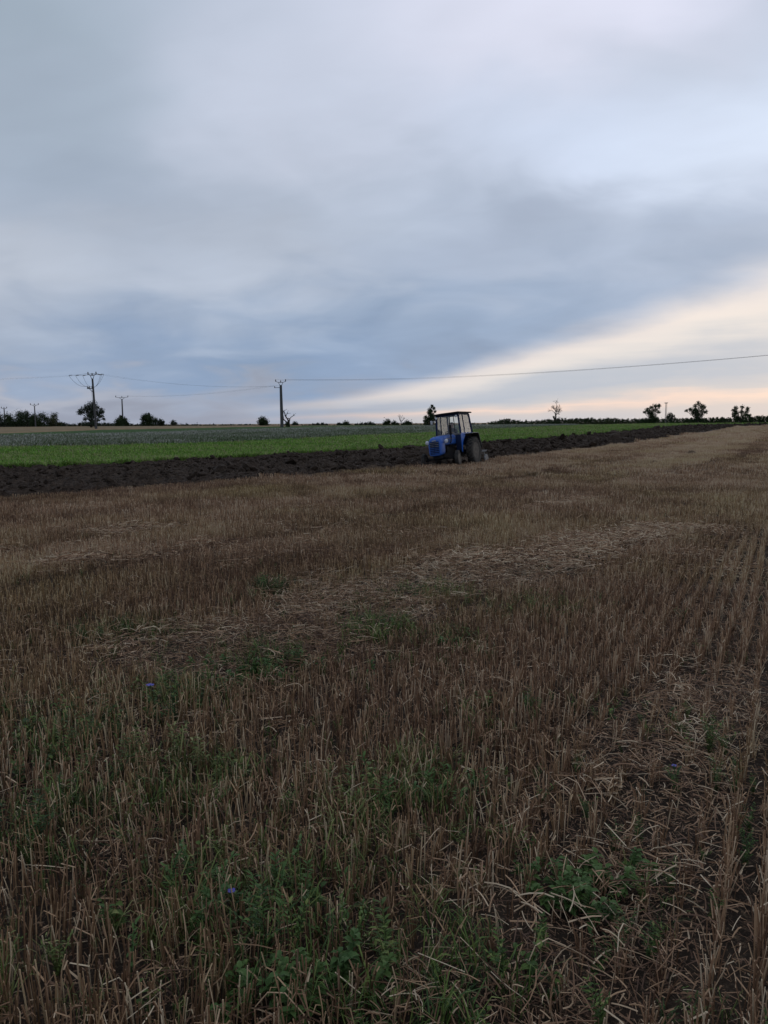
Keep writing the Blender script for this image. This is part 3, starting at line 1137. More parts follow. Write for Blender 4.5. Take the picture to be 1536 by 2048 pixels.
GRASS = plant_mat('crop_grass', [(0.0, (0.060, 0.140, 0.014)), (0.5, (0.130, 0.265, 0.028)), (.8, (0.21, 0.31, 0.05)), (1.0, (0.24, 0.21, 0.11))], 0.7)
PALE = plant_mat('pale_crop_plant', [(0.0, (0.06, 0.09, 0.034)), (0.4, (0.145, 0.165, 0.105)), (.7, (0.26, 0.26, 0.22)), (1.0, (0.38, 0.37, 0.34))], 0.8)
CROPS = variants('crops', [crop_clump(k, 26, .22, .010, .22, GRASS) for k in range(3)] + [crop_clump(10 + k, 30, .42, .018, .35, PALE) for k in range(3)]
                 + [crop_clump(20, 16, .5, .012, .06, GRASS)])


def in_field(name, N, power):
    px, A, B = FIELDS[name]
    C = (A + B) / 2
    L = np.hypot(*np.gradient(C, axis=0).T) * np.hypot(*(B - A).T)
    pr = L / np.maximum(np.hypot(*C.T), 10) ** power
    ok = (px > -320) & (px < 1640)
    pr = pr * ok
    i = rng.choice(len(px), N, p=pr / pr.sum())
    w = rng.uniform(.01, .99, N)
    q = A[i] * (1 - w[:, None]) + B[i] * w[:, None] + rng.normal(0, .15, (N, 2))
    return q[:, 0], q[:, 1], w


N = 26000
x, y, w = in_field('green_field', N, 1.2)
tt = np.clip(.45 + (fbm(x * .25, y * .7, 161, 4) - .5) * 1.3 + rng.normal(0, .1, N), 0, .85)
scatter('green_crop_leaves', CROPS, np.stack([x, y, Z(x, y) + .03], -1), zrot(N, 0, math.pi, .05), uni(rng.uniform(.6, 1.3, N) * np.clip(np.hypot(x, y) / 50, .8, 2), N),
        rng.integers(0, 3, N), tt, 'bright green low crop behind the ploughed strip', 'crop')
N = 14000
x, y, w = in_field('pale_crop_field', N, 1.0)
tt = np.clip(.50 + (fbm(x * .2, y * .5, 171, 4) - .5) * 1.0 + rng.normal(0, .14, N) + (w - .5) * .4, 0, 1)
scatter('pale_crop_heads', CROPS, np.stack([x, y, Z(x, y) + .05], -1), zrot(N, 0, math.pi, .05), uni(rng.uniform(.7, 1.3, N), N),
        rng.integers(3, 6, N), tt, 'pale greyish flowering crop in a band behind the green field', 'crop')
# rough grass along both edges of the ploughed strip
pxs = rng.uniform(-250, 1330, 1500)
off = rng.normal(0, 1.2, 1500)
q = ground_at(pxs, edge_y(E_PLOW, pxs) - np.abs(off) * .5)
scatter('edge_grass', CROPS, np.concatenate([q, (Z(q[:, 0], q[:, 1]) + .03)[:, None]], 1), zrot(1500, 0, math.pi, .12), uni(rng.uniform(.35, .95, 1500), 1500),
        np.full(1500, 6), np.where(rng.random(1500) < .25, .95, .4), 'rough grass along the edge between green field and ploughed earth', 'grass')


# ------------------------------------------------------------------ tractor
BLUE = mat('tractor_blue_paint', (0.004, 0.085, 0.40), (0.018, 0.068, 0.24), 2.2, 0.5, spec=0.5, bump=0.05, bscale=30)
DBLUE = mat('dark_blue_paint', (0.006, 0.018, 0.065), (0.005, 0.012, 0.040), 4.0, 0.6, spec=0.2)
BLACK = mat('black_metal', (0.010, 0.010, 0.012), (0.020, 0.018, 0.017), 6.0, 0.8, spec=0.12, bump=0.1)
GREY = mat('grey_metal', (0.20, 0.20, 0.21), (0.12, 0.115, 0.11), 9.0, 0.5, metal=0.2)
CHROME = mat('bright_metal', (0.55, 0.56, 0.58), (0.40, 0.40, 0.42), 9.0, 0.25, metal=0.8)
RUBBER = mat('tyre_rubber', (0.020, 0.019, 0.019), (0.050, 0.043, 0.037), 5.0, 0.9, bump=0.2)
RIM = mat('rim_paint', (0.10, 0.088, 0.075), (0.05, 0.042, 0.036), 7.0, 0.8)
LENS = mat('lamp_glass', (0.62, 0.63, 0.64), (0.5, 0.5, 0.52), 8.0, 0.12, spec=0.8)
AMBER = mat('amber_lens', (0.45, 0.16, 0.02), None, 8.0, 0.3)
SEATM = mat('seat_vinyl', (0.03, 0.028, 0.027), None, 9.0, 0.7)
DUSTY = mat('sun_blind', (0.50, 0.50, 0.52), (0.42, 0.42, 0.44), 5.0, 0.6)


def glass(name, haze):
    m = bpy.data.materials.new(name)
    m.use_nodes = True
    t = m.node_tree
    t.nodes.clear()
    n = NT(t)
    tr = n.new('ShaderNodeBsdfTransparent')
    tr.inputs[0].default_value = (0.95, 0.965, 0.96, 1)
    gl = n.new('ShaderNodeBsdfGlossy')
    gl.inputs['Roughness'].default_value = 0.06
    df = n.new('ShaderNodeBsdfDiffuse')
    df.inputs[0].default_value = (0.72, 0.72, 0.73, 1)
    fr = n.new('ShaderNodeFresnel')
    fr.inputs[0].default_value = 1.5
    tc = n.new('ShaderNodeTexCoord')
    dirt = n.m('MULTIPLY', n.m('ADD', n.noise(tc.outputs['Object'], 4, 4, 0.6), 0.3), haze, clamp=True)
    a, b = n.new('ShaderNodeMixShader'), n.new('ShaderNodeMixShader')
    t.links.new(fr.outputs[0], a.inputs[0])
    t.links.new(tr.outputs[0], a.inputs[1])
    t.links.new(gl.outputs[0], a.inputs[2])
    t.links.new(dirt, b.inputs[0])
    t.links.new(a.outputs[0], b.inputs[1])
    t.links.new(df.outputs[0], b.inputs[2])
    o = n.new('ShaderNodeOutputMaterial')
    t.links.new(b.outputs[0], o.inputs[0])
    return m


GLASS = glass('windscreen_glass', 0.02)
GLASS_D = glass('dusty_side_glass', 0.06)

T_ORG = Vector((3.56, 36.50, float(Z(3.56, 36.50)) - 0.10))
T_ROT = (R(6.5), 0, R(-118))
tr = empty('tractor', T_ORG, T_ROT)
tag(tr, 'old blue tractor with glazed cab ploughing along the edge of the stubble', 'tractor')


def loft(secs, n=18):
    """secs: (x, half width, z top, z bottom, corner power)"""
    mb = MB()
    vs, fs = [], []
    for x, w, zt, zb, pw in secs:
        cz, hz_ = (zt + zb) / 2, (zt - zb) / 2
        for k in range(n):
            a = 2 * math.pi * k / n
            c, s_ = math.cos(a), math.sin(a)
            p = pw if s_ > 0 else 6.0
            vs.append((x, w * math.copysign(abs(c) ** (2 / p), c), cz + hz_ * math.copysign(abs(s_) ** (2 / p), s_)))
    for i in range(len(secs) - 1):
        for k in range(n):
            k2 = (k + 1) % n
            fs.append((i * n + k, i * n + k2, (i + 1) * n + k2, (i + 1) * n + k))
    fs.append(tuple(range(n)))
    fs.append(tuple((len(secs) - 1) * n + k for k in range(n)))
    mb.add(vs, fs)
    return mb


hood = loft([(0.80, .335, 1.49, 1.02, 4), (1.5, .335, 1.47, 1.02, 4), (2.12, .33, 1.44, 1.00, 4), (2.14, .33, 1.44, .60, 4), (2.40, .325, 1.40, .57, 3.6),
             (2.50, .31, 1.36, .56, 3.4), (2.56, .27, 1.29, .59, 3.2)], 28).build('hood', BLUE, tr, True)
gp = MB()
gp.box((2.55, 0, .92), (.05, .44, .56), bevel=.01)
gp.build('grille_panel', DBLUE, hood)
for sy in (-.115, .115):
    for k in range(7):
        sl = MB()
        sl.box((2.582, sy, .68 + k * .078), (.022, .195, .022), bevel=.004)
        sl.build('grille_slat', GREY if k > 3 else BLUE, hood)
em = MB()
em.box((2.572, 0, 1.24), (.03, .2, .035), bevel=.006)
em.build('badge', CHROME, hood)
MB().tube([(2.36, 0, 1.40), (2.36, 0, 1.47)], .028, 10).build('radiator_cap', GREY, hood)
trim = MB()
for sy in (-.338, .338):
    trim.box((1.4, sy, 1.30), (1.1, .012, .03))
trim.build('trim_strip', GREY, hood)

eng = MB()
eng.box((1.35, 0, .74), (1.35, .40, .52), bevel=.03).box((.35, 0, .68), (1.3, .36, .40), bevel=.03).box((-.1, 0, .66), (.5, .5, .46), bevel=.05)
for k in range(4):
    eng.tube([(1.0 + k * .17, .2, .95), (1.0 + k * .17, .28, 1.02), (1.0 + k * .17, .3, .9)], .025, 6)
eng.box((1.2, -.26, .85), (.3, .12, .22), bevel=.02)
eng.box((1.75, .25, .82), (.22, .1, .25), bevel=.02)
eng.build('engine', BLACK, tr)
ax = MB()
ax.box((1.95, 0, .42), (.12, 1.4, .10), bevel=.02).box((1.95, 0, .55), (.2, .3, .2), bevel=.02).box((2.25, 0, .5), (.4, .34, .14), bevel=.02)
for s_ in (-1, 1):
    ax.tube([(1.95, s_ * .68, .34), (1.95, s_ * .68, .52)], .045, 8).tube([(1.95, s_ * .6, .37), (1.95, s_ * .8, .365)], .035, 8)
ax.tube([(1.8, -.5, .40), (1.8, .5, .40)], .018, 6)
ax.build('front_axle', BLACK, tr)
ra = MB()
ra.tube([(0, -.82, .64), (0, -.3, .64), (0, .3, .64), (0, .82, .64)], [.08, .11, .11, .08], 10)
ra.build('rear_axle', BLACK, tr)


def wheel(x, y, r, w, rimr, steer, lugs, name):
    e = empty(name)
    e.parent = tr
    e.location = (x, y, r)
    e.rotation_euler = (0, 0, steer)
    s_ = 1 if y > 0 else -1
    h = w / 2
    ty = MB()
    ty.lathe([(rimr, -h * .72), (r * .80, -h * .98), (r * .90, -h * .95), (r * .955, -h * .8), (r * .97, -h * .3), (r * .97, h * .3), (r * .955, h * .8), (r * .90, h * .95),
              (r * .80, h * .98), (rimr, h * .72)], (0, 0, 0), 'Y', 40)
    if lugs:
        for k in range(22):
            a = 2 * math.pi * k / 22
            for sg in (-1, 1):
                c = Vector((math.cos(a + sg * .07) * r * .975, sg * h * .5, math.sin(a + sg * .07) * r * .975))
                ty.box(c, (.06, h * 1.05, .045), rot=(0, -a + math.pi / 2 + 0.0, sg * .55))
    else:
        for q in (-.6, -.2, .2, .6):
            ty.lathe([(r * .965, h * (q - .12)), (r, h * (q - .1)), (r, h * (q + .1)), (r * .965, h * (q + .12))], (0, 0, 0), 'Y', 40)
    ty.build('tyre', RUBBER, e, True)
    rm = MB()
    rm.lathe([(rimr * 1.04, s_ * h * .78), (rimr * .98, s_ * h * .74), (rimr * .9, s_ * h * .2), (rimr * .55, s_ * h * .12), (rimr * .5, s_ * h * .35),
              (rimr * .2, s_ * h * .38), (0.0, s_ * h * .38)], (0, 0, 0), 'Y', 32)
    rm.lathe([(rimr * 1.03, -s_ * h * .75), (rimr * .9, -s_ * h * .3), (rimr * .8, s_ * h * .1)], (0, 0, 0), 'Y', 32)
    rm.build('rim', RIM, e, True)
    hb = MB()
    hb.lathe([(rimr * .26, s_ * h * .3), (rimr * .26, s_ * h * .6), (rimr * .18, s_ * h * .72), (0, s_ * h * .72)], (0, 0, 0), 'Y', 16)
    for k in range(6):
        a = k * math.pi / 3
        hb.tube([(math.cos(a) * rimr * .38, s_ * h * .3, math.sin(a) * rimr * .38), (math.cos(a) * rimr * .38, s_ * h * .48, math.sin(a) * rimr * .38)], rimr * .045, 6)
    hb.build('hub', BLACK, e)
    return e


wheel(1.95, .82, .365, .17, .21, R(10), False, 'front_wheel')
wheel(1.95, -.82, .365, .17, .21, R(10), False, 'front_wheel')
wheel(0, .84, .645, .31, .37, 0, True, 'rear_wheel')
wheel(0, -.84, .645, .31, .37, 0, True, 'rear_wheel')

for s_ in (-1, 1):
    fd = MB()
    prof = [(.36, 1.44), (.30, 1.475), (-.44, 1.475), (-.52, 1.44), (-.80, .80), (-.785, .79), (-.505, 1.415), (-.435, 1.45), (.30, 1.45), (.345, 1.425)]
    fd.prism(prof, .36, 'Y', .60 if s_ > 0 else -.96)
    fd.prism([(.34, 1.44), (-.48, 1.44), (-.78, .80), (-.60, 1.02), (-.42, 1.22), (-.15, 1.36), (.2, 1.36)], .012, 'Y', s_ * .614 - .006)
    f_ = fd.build('fender', BLACK, tr)
    rl = MB()
    rl.tube([(.36, s_ * .965, 1.44), (.30, s_ * .965, 1.478), (-.44, s_ * .965, 1.478), (-.52, s_ * .965, 1.44), (-.80, s_ * .965, .80)], .013, 6)
    rl.build('fender_edge', GREY, f_)
    tl = MB()
    tl.box((-.735, s_ * .85, 1.02), (.04, .14, .09), bevel=.01)
    tl.build('tail_lamp', AMBER, f_)
    # lower body panel with the wheel cut-out
    out = [(.84, 1.53), (.84, .66), (.78, .62)] + [(.765 * math.cos(R(a)), .645 + .80 * math.sin(R(a))) for a in range(4, 112, 9)] + [(-.60, 1.30), (-.60, 1.53)]
    dp = MB()
    dp.prism(out, .03, 'Y', s_ * .60 - .015)
    door = dp.build('side_panel', BLUE, tr)
    dh = MB()
    dh.box((.05, s_ * .63, 1.44), (.12, .025, .025), bevel=.005)
    dh.build('handle', CHROME, door)
    hl = MB()
    hl.lathe([(.02, -.16), (.07, -.13), (.098, -.05), (.105, 0), (.1, .012)], (2.26, s_ * .47, 1.19), 'X', 20)
    hl.tube([(2.17, s_ * .32, 1.15), (2.2, s_ * .44, 1.17)], .018, 6)
    hl_o = hl.build('headlight', DBLUE, tr, True)
    ln = MB()
    ln.lathe([(.092, .012), (.07, .028), (0, .035)], (2.26, s_ * .47, 1.19), 'X', 20)
    ln.build('lens', LENS, hl_o, True)
    wl = MB()
    wl.lathe([(.02, -.07), (.05, -.04), (.058, 0)], (.95, s_ * .50, 2.30), 'X', 14)
    wl.tube([(.92, s_ * .5, 2.32), (.9, s_ * .5, 2.42)], .012, 6)
    w_o = wl.build('work_lamp', BLACK, tr)
    ln = MB()
    ln.lathe([(.055, .001), (.03, .012), (0, .014)], (.95, s_ * .50, 2.30), 'X', 14)
    ln.build('lens', LENS, w_o)
    st = MB()
    st.box((.62, s_ * .6, .50), (.3, .18, .025)).tube([(.55, s_ * .55, .5), (.55, s_ * .5, .7)], .015, 6).tube([(.7, s_ * .55, .5), (.7, s_ * .5, .7)], .015, 6)
    st.build('step', BLACK, tr)

# cab frame: posts lean inwards towards the roof
FB, FT = (.82, .60, 1.50), (.80, .545, 2.40)
MBt, MT = (.30, .60, 1.50), (.34, .545, 2.40)
RB, RT = (-.60, .60, 1.50), (-.47, .545, 2.40)
for s_ in (-1, 1):
    for (b_, t_, rd) in ((FB, FT, .058), (MBt, MT, .034), (RB, RT, .055)):
        MB().tube([(b_[0], s_ * b_[1], b_[2]), (t_[0], s_ * t_[1], t_[2])], rd, 4).build('cab_post', DBLUE, tr)
    MB().tube([(RB[0], s_ * .6, 1.5), (RB[0] - .02, s_ * .6, 1.0)], .03, 4).build('cab_post', DBLUE, tr)


def pane(name, pts, m, th=.008):
    a, b, c, d = (Vector(p) for p in pts)
    nn = (b - a).cross(d - a).normalized() * th
    mb = MB()
    mb.add([a, b, c, d, a + nn, b + nn, c + nn, d + nn], [(0, 1, 2, 3), (7, 6, 5, 4), (0, 4, 5, 1), (1, 5, 6, 2), (2, 6, 7, 3), (3, 7, 4, 0)])
    return mb.build(name, m, tr)


def lerp3(a, b, t):
    return tuple(a[i] + (b[i] - a[i]) * t for i in range(3))


for s_ in (-1, 1):
    q = lambda p, s_=s_: (p[0], s_ * p[1], p[2])
    pane('side_window', [q(lerp3(FB, MBt, .08)), q(lerp3(FB, MBt, .95)), q(lerp3(FT, MT, .95)), q(lerp3(FT, MT, .08))], GLASS_D)
    pane('side_window', [q(lerp3(MBt, RB, .04)), q(lerp3(MBt, RB, .97)), q(lerp3(MT, RT, .97)), q(lerp3(MT, RT, .04))], GLASS_D)
    m0, m1 = lerp3(lerp3(MBt, MT, .58), (0, 0, 0), 0), lerp3(RB, RT, .53)
    MB().tube([q(m0), q(m1)], .013, 4).build('window_bar', BLACK, tr)
fw = [-.58, -.34, .34, .58]
for k in range(3):
    y0, y1 = fw[k] + .02, fw[k + 1] - .02
    pane('windscreen', [(.83, y0, 1.53), (.83, y1, 1.53), (.81, y1 * .91, 2.36), (.81, y0 * .91, 2.36)], GLASS)
for yy in (-.34, .34):
    MB().tube([(.83, yy, 1.5), (.81, yy * .91, 2.38)], .02, 4).build('window_bar', BLACK, tr)
pane('rear_window', [(-.59, -.55, 1.45), (-.59, .55, 1.45), (-.47, .5, 2.36), (-.47, -.5, 2.36)], GLASS)
MB().box((.83, 0, 1.49), (.05, 1.24, .07), bevel=.01).build('cowl', GREY, tr)
for yy in (-.47, .47):
    MB().box((.84, yy, 1.09), (.03, .25, .70)).build('front_panel', DBLUE, tr)
MB().box((-.60, 0, 1.2), (.03, 1.16, .46)).build('rear_panel', DBLUE, tr)
for c_, d_ in (((.82, 0, 2.40), (.06, 1.14, .08)), ((-.46, 0, 2.40), (.05, 1.14, .07)), ((.18, .545, 2.398), (1.21, .05, .07)), ((.18, -.545, 2.398), (1.21, .05, .07))):
    MB().box(c_, d_).build('roof_rail', DBLUE, tr)
MB().box((.1, 0, .98), (1.35, 1.14, .03)).build('cab_floor', BLACK, tr)
rf = MB()
rf.box((.20, .05, 2.468), (1.56, 1.30, .06), taper=.97, bevel=.018)
rf.box((.18, .05, 2.508), (1.25, 1.05, .022), taper=.9, bevel=.008)
roof = rf.build('roof', BLACK, tr)
MB().box((.99, .05, 2.45), (.02, 1.26, .02)).build('roof_gutter', BLACK, roof)
ex = MB()
ex.tube([(1.52, .30, 1.1), (1.52, .38, 1.15), (1.52, .40, 1.35), (1.52, .40, 1.48)], .03, 10).tube([(1.52, .40, 1.46), (1.52, .40, 1.90)], .055, 12)
ex.tube([(1.52, .40, 1.88), (1.52, .40, 2.22), (1.49, .40, 2.28)], .028, 10)
ex.build('exhaust_pipe', BLACK, tr, True)
mr = MB()
mr.tube([(.85, -.58, 2.18), (.93, -.72, 2.16)], .01, 6).box((.94, -.76, 2.13), (.03, .11, .18), bevel=.012)
mr.build('mirror', CHROME, tr)
sw_ = MB()
sw_.tube([(.36 + .02 * math.sin(a), .19 * math.cos(a), 1.60 + .19 * math.sin(a) * .55) for a in np.linspace(0, 2 * math.pi, 21)], .014, 6)
sw_.tube([(.66, 0, 1.35), (.36, 0, 1.60)], .02, 6).tube([(.36, -.18, 1.60), (.36, .18, 1.60)], .01, 5)
sw_.build('steering_wheel', BLACK, tr).location = (.06, -.14, -.03)
MB().box((.72, 0, 1.42), (.16, .6, .22), bevel=.02).build('dashboard', BLACK, tr)
se = MB()
se.box((-.12, 0, 1.16), (.42, .46, .10), bevel=.03).box((-.34, 0, 1.38), (.09, .44, .42), rot=(0, -.12, 0), bevel=.03).box((-.12, 0, 1.05), (.2, .2, .14))
se.build('seat', SEATM, tr).location = (.04, -.14, -.02)
hs = MB()
hs.tube([(-.3, -.3, .5), (-.95, -.34, .48)], .022, 6).tube([(-.3, .3, .5), (-.95, .34, .48)], .022, 6).tube([(-.35, 0, .9), (-.98, 0, .82)], .02, 6)
hs.tube([(-.45, .25, 1.0), (-.65, .32, .5)], .014, 6).tube([(-.45, -.25, 1.0), (-.65, -.32, .5)], .014, 6)
hs.build('hitch', BLACK, tr)

# ------------------------------------------------------------------ plough
T_M = Matrix.Translation(T_ORG) @ Euler(T_ROT).to_matrix().to_4x4()
pl = empty('plough', T_M @ Vector((-.98, 0, 0.0)), (R(2), 0, R(-120)))
tag(pl, 'mounted plough with turned shares behind the blue tractor', 'plough')
SHARE = mat('polished_steel', (0.46, 0.45, 0.44), (0.24, 0.20, 0.17), 6.0, 0.35, metal=0.6)
fr_ = MB()
fr_.tube([(0, -.42, .52), (0, .42, .52)], .03, 6).tube([(0, 0, .52), (0, 0, 1.0), (-.25, 0, .95)], .028, 6).tube([(-.25, 0, .95), (-1.5, -.25, .66)], .022, 6)
fr_.box((-.95, -.15, .62), (2.1, .09, .09), rot=(0, 0, R(-22)), bevel=.01).box((-.1, .1, .58), (.3, .5, .08), bevel=.01)
fr_.build('frame', GREY, pl)
for k in range(3):
    bx_, by_ = -.25 - k * .68, .28 - k * .30
    lg = MB()
    lg.box((bx_, by_, .38), (.10, .035, .55), rot=(0, .15, 0), bevel=.006)
    leg = lg.build('plough_leg', BLACK, pl)
    mbo = MB()
    vs, fs = [], []
    for i in range(9):
        u_ = i / 8
        for j in range(7):
            v_ = j / 6
            tw = u_ * 1.2
            x_ = bx_ + .16 - u_ * .58
            yb = by_ + .02 - u_ * .16
            vs.append((x_ - v_ * .05, yb - math.sin(tw * v_) * .18 * v_, .03 + v_ * .36 * (0.55 + .45 * math.sin(u_ * 2.4)) * math.cos(tw * v_ * .55)))
    for i in range(8):
        for j in range(6):
            a_ = i * 7 + j
            fs.append((a_, a_ + 1, a_ + 8, a_ + 7))
    mbo.add(vs, fs)
    mo = mbo.build('mouldboard', SHARE, leg, True)
    md = mo.modifiers.new('thick', 'SOLIDIFY')
    md.thickness = .012
    MB().add([(bx_ + .28, by_ + .05, .02), (bx_ + .10, by_ - .10, .03), (bx_ - .02, by_ + .03, .10), (bx_ + .1, by_ + .06, .04), (bx_ + .08, by_ + .02, .0)],
             [(0, 1, 2), (0, 2, 3), (0, 4, 1), (1, 4, 2), (2, 4, 3), (3, 4, 0)]).build('share_point', SHARE, leg)
dw = MB()
dw.lathe([(.06, -.03), (.2, -.04), (.22, 0), (.2, .04), (.06, .03)], (-1.55, .40, .24), 'Y', 22)
dw.tube([(-1.55, .40, .24), (-1.45, .30, .62)], .02, 6)
dw.build('depth_wheel', GREY, pl)
bl = MB()
bl.box((-1.9, -.32, .70), (.55, .1, .06), rot=(0, 0, R(-22)), bevel=.01)
bl.build('lever', CHROME, pl)


# ------------------------------------------------------------------ driver
def skin_person():
    J = {}
    V, E, RA = [], [], []

    def j(name, co, r, parent=None):
        J[name] = len(V)
        V.append(co)
        RA.append(r)
        if parent:
            E.append((J[parent], J[name]))
    j('pelvis', (-.14, 0, 1.30), (.15, .12))
    j('waist', (-.15, 0, 1.45), (.14, .105), 'pelvis')
    j('chest', (-.12, 0, 1.66), (.165, .115), 'waist')
    j('collar', (-.10, 0, 1.79), (.11, .085), 'chest')
    j('neck', (-.075, 0, 1.86), (.052, .052), 'collar')
    j('jaw', (-.05, 0, 1.93), (.065, .072), 'neck')
    j('brow', (-.05, 0, 2.02), (.078, .095), 'jaw')
    j('crown', (-.06, 0, 2.10), (.05, .06), 'brow')
    for n_, s_ in (('l', 1), ('r', -1)):
        j('sh' + n_, (-.11, s_ * .20, 1.75), (.062, .062), 'collar')
        j('el' + n_, (.02, s_ * .26, 1.50), (.047, .047), 'sh' + n_)
        j('wr' + n_, (.27, s_ * .19, 1.60), (.032, .032), 'el' + n_)
        j('pa' + n_, (.33, s_ * .175, 1.63), (.034, .022), 'wr' + n_)
        j('hip' + n_, (-.08, s_ * .10, 1.27), (.095, .09), 'pelvis')
        j('kn' + n_, (.32, s_ * .15, 1.33), (.062, .062), 'hip' + n_)
        j('an' + n_, (.40, s_ * .15, 1.05), (.042, .042), 'kn' + n_)
        j('to' + n_, (.56, s_ * .16, 1.02), (.04, .03), 'an' + n_)
    me = bpy.data.meshes.new('person')
    me.from_pydata(V, E, [])
    o = bpy.data.objects.new('person_cage', me)
    COL.objects.link(o)
    o.modifiers.new('skin', 'SKIN').use_smooth_shade = True
    for i, sv in enumerate(me.skin_vertices[0].data):
        sv.radius = RA[i]
        sv.use_root = (i == 0)
    o.modifiers.new('sub', 'SUBSURF').levels = 2
    dg = bpy.context.evaluated_depsgraph_get()
    m2 = bpy.data.meshes.new_from_object(o.evaluated_get(dg))
    bpy.data.objects.remove(o)
    # fingers closed on the wheel and a nose, in the same surface
    mb = MB()
    for s_ in (-1, 1):
        for k in range(4):
            y_ = s_ * (.150 + k * .017)
            L = (.9, 1, .95, .8)[k]
            mb.tube([(.345, y_, 1.64), (.385 * 1, y_, 1.65 - .005 * L), (.395, y_, 1.625), (.375, y_, 1.605)], [.009, .009, .008, .007], 6)
        mb.tube([(.325, s_ * .15, 1.625), (.35, s_ * .128, 1.62), (.375, s_ * .125, 1.61)], [.011, .010, .008], 6)
    mb.tube([(.035, 0, 1.99), (.06, 0, 1.965), (.035, 0, 1.955)], [.008, .016, .010], 6)
    for s_ in (-1, 1):
        mb.tube([(-.055, s_ * .085, 1.97), (-.05, s_ * .095, 2.0), (-.06, s_ * .088, 2.02)], [.012, .017, .012], 6)
    m3 = mb.mesh('x', SKIN)
    bm = bmesh.new()
    bm.from_mesh(m2)
    bm.from_mesh(m3)
    bm.to_mesh(m2)
    bm.free()
    m2.materials.clear()
    for m_ in (SKIN, JACKET, TROUSERS):
        m2.materials.append(m_)
    for p in m2.polygons:
        c = p.center
        if c.z > 1.855 and abs(c.y) < .14 or c.x > .285 and c.z > 1.5:
            p.material_index = 0
        elif c.z > 1.37 and c.x < .3 and not (c.x > .05 and c.z < 1.42):
            p.material_index = 1
        else:
            p.material_index = 2
        p.use_smooth = True
    return m2


SKIN = mat('skin', (0.36, 0.20, 0.14), (0.32, 0.17, 0.12), 12.0, 0.55)
JACKET = mat('grey_jacket', (0.075, 0.07, 0.09), (0.05, 0.047, 0.062), 9.0, 0.9, bump=0.2)
TROUSERS = mat('work_trousers', (0.02, 0.022, 0.03), None, 9.0, 0.9)
HAIRM = mat('dark_hair', (0.014, 0.011, 0.010), None, 30.0, 0.7)
dr = bpy.data.objects.new('person', skin_person())
COL.objects.link(dr)
dr.matrix_world = T_M @ Matrix.Translation((0.06, -.14, -.04))
tag(dr, 'person in grey jacket driving, seated in the tractor cab with hands on the wheel', 'person')
hr = MB()
vs = []
for i in range(9):
    for k in range(16):
        th, ph = math.pi * .62 * i / 8, 2 * math.pi * k / 16
        rr = 1.0 if math.cos(ph) < .35 or i < 5 else .9
        vs.append((-.062 + .108 * math.sin(th) * math.cos(ph) * rr, .092 * math.sin(th) * math.sin(ph), 2.025 + .105 * math.cos(th)))
hr.add(vs, [(i * 16 + k, i * 16 + (k + 1) % 16, (i + 1) * 16 + (k + 1) % 16, (i + 1) * 16 + k) for i in range(8) for k in range(16)
            if not (i >= 4 and (k < 3 or k > 12))])
hair = hr.build('hair', HAIRM, dr, True)


# ------------------------------------------------------------------ trees and bushes
BARK = mat('bark', (0.050, 0.040, 0.033), (0.028, 0.023, 0.019), 5.0, 0.95, bump=0.3)
FOL = [mat('foliage_dark', (0.022, 0.036, 0.016), (0.036, 0.052, 0.022), 1.5, 0.9, spec=0.1),
       mat('foliage_bluish', (0.024, 0.034, 0.022), (0.040, 0.052, 0.032), 1.5, 0.9, spec=0.1),
       mat('foliage_olive', (0.034, 0.042, 0.018), (0.055, 0.062, 0.028), 1.5, 0.9, spec=0.1)]


def ray_pt(px, py, depth):
    d = np.array([(px - 768) / F, (1024 - py) / F, -1.0]) @ CM.T
    d = d / d[1] * depth
    return Vector((d[0], d[1], d[2] + CAM_H))


def leaves(mb, c, r, n, ls, rg):
    sub = [Vector(rg.normal(0, 1, 3)).normalized() * r * rg.uniform(.35, .95) for _ in range(max(4, n // 14))]
    for _ in range(n):
        o = sub[rg.integers(len(sub))] + Vector(rg.normal(0, r * .26, 3)) if rg.random() < .62 else Vector(rg.normal(0, r * .47, 3))
        p = c + o
        a = Vector(rg.normal(0, 1, 3)).normalized()
        b = a.orthogonal().normalized()
        b = (Matrix.Rotation(rg.uniform(0, 6.28), 3, a) @ b)
        l, w = ls * rg.uniform(.6, 1.4), ls * rg.uniform(.3, .6)
        mb.add([p - b * l, p - a.cross(b) * w, p + b * l, p + a.cross(b) * w + a * l * .2], [(0, 1, 2), (0, 2, 3)], rg.random())


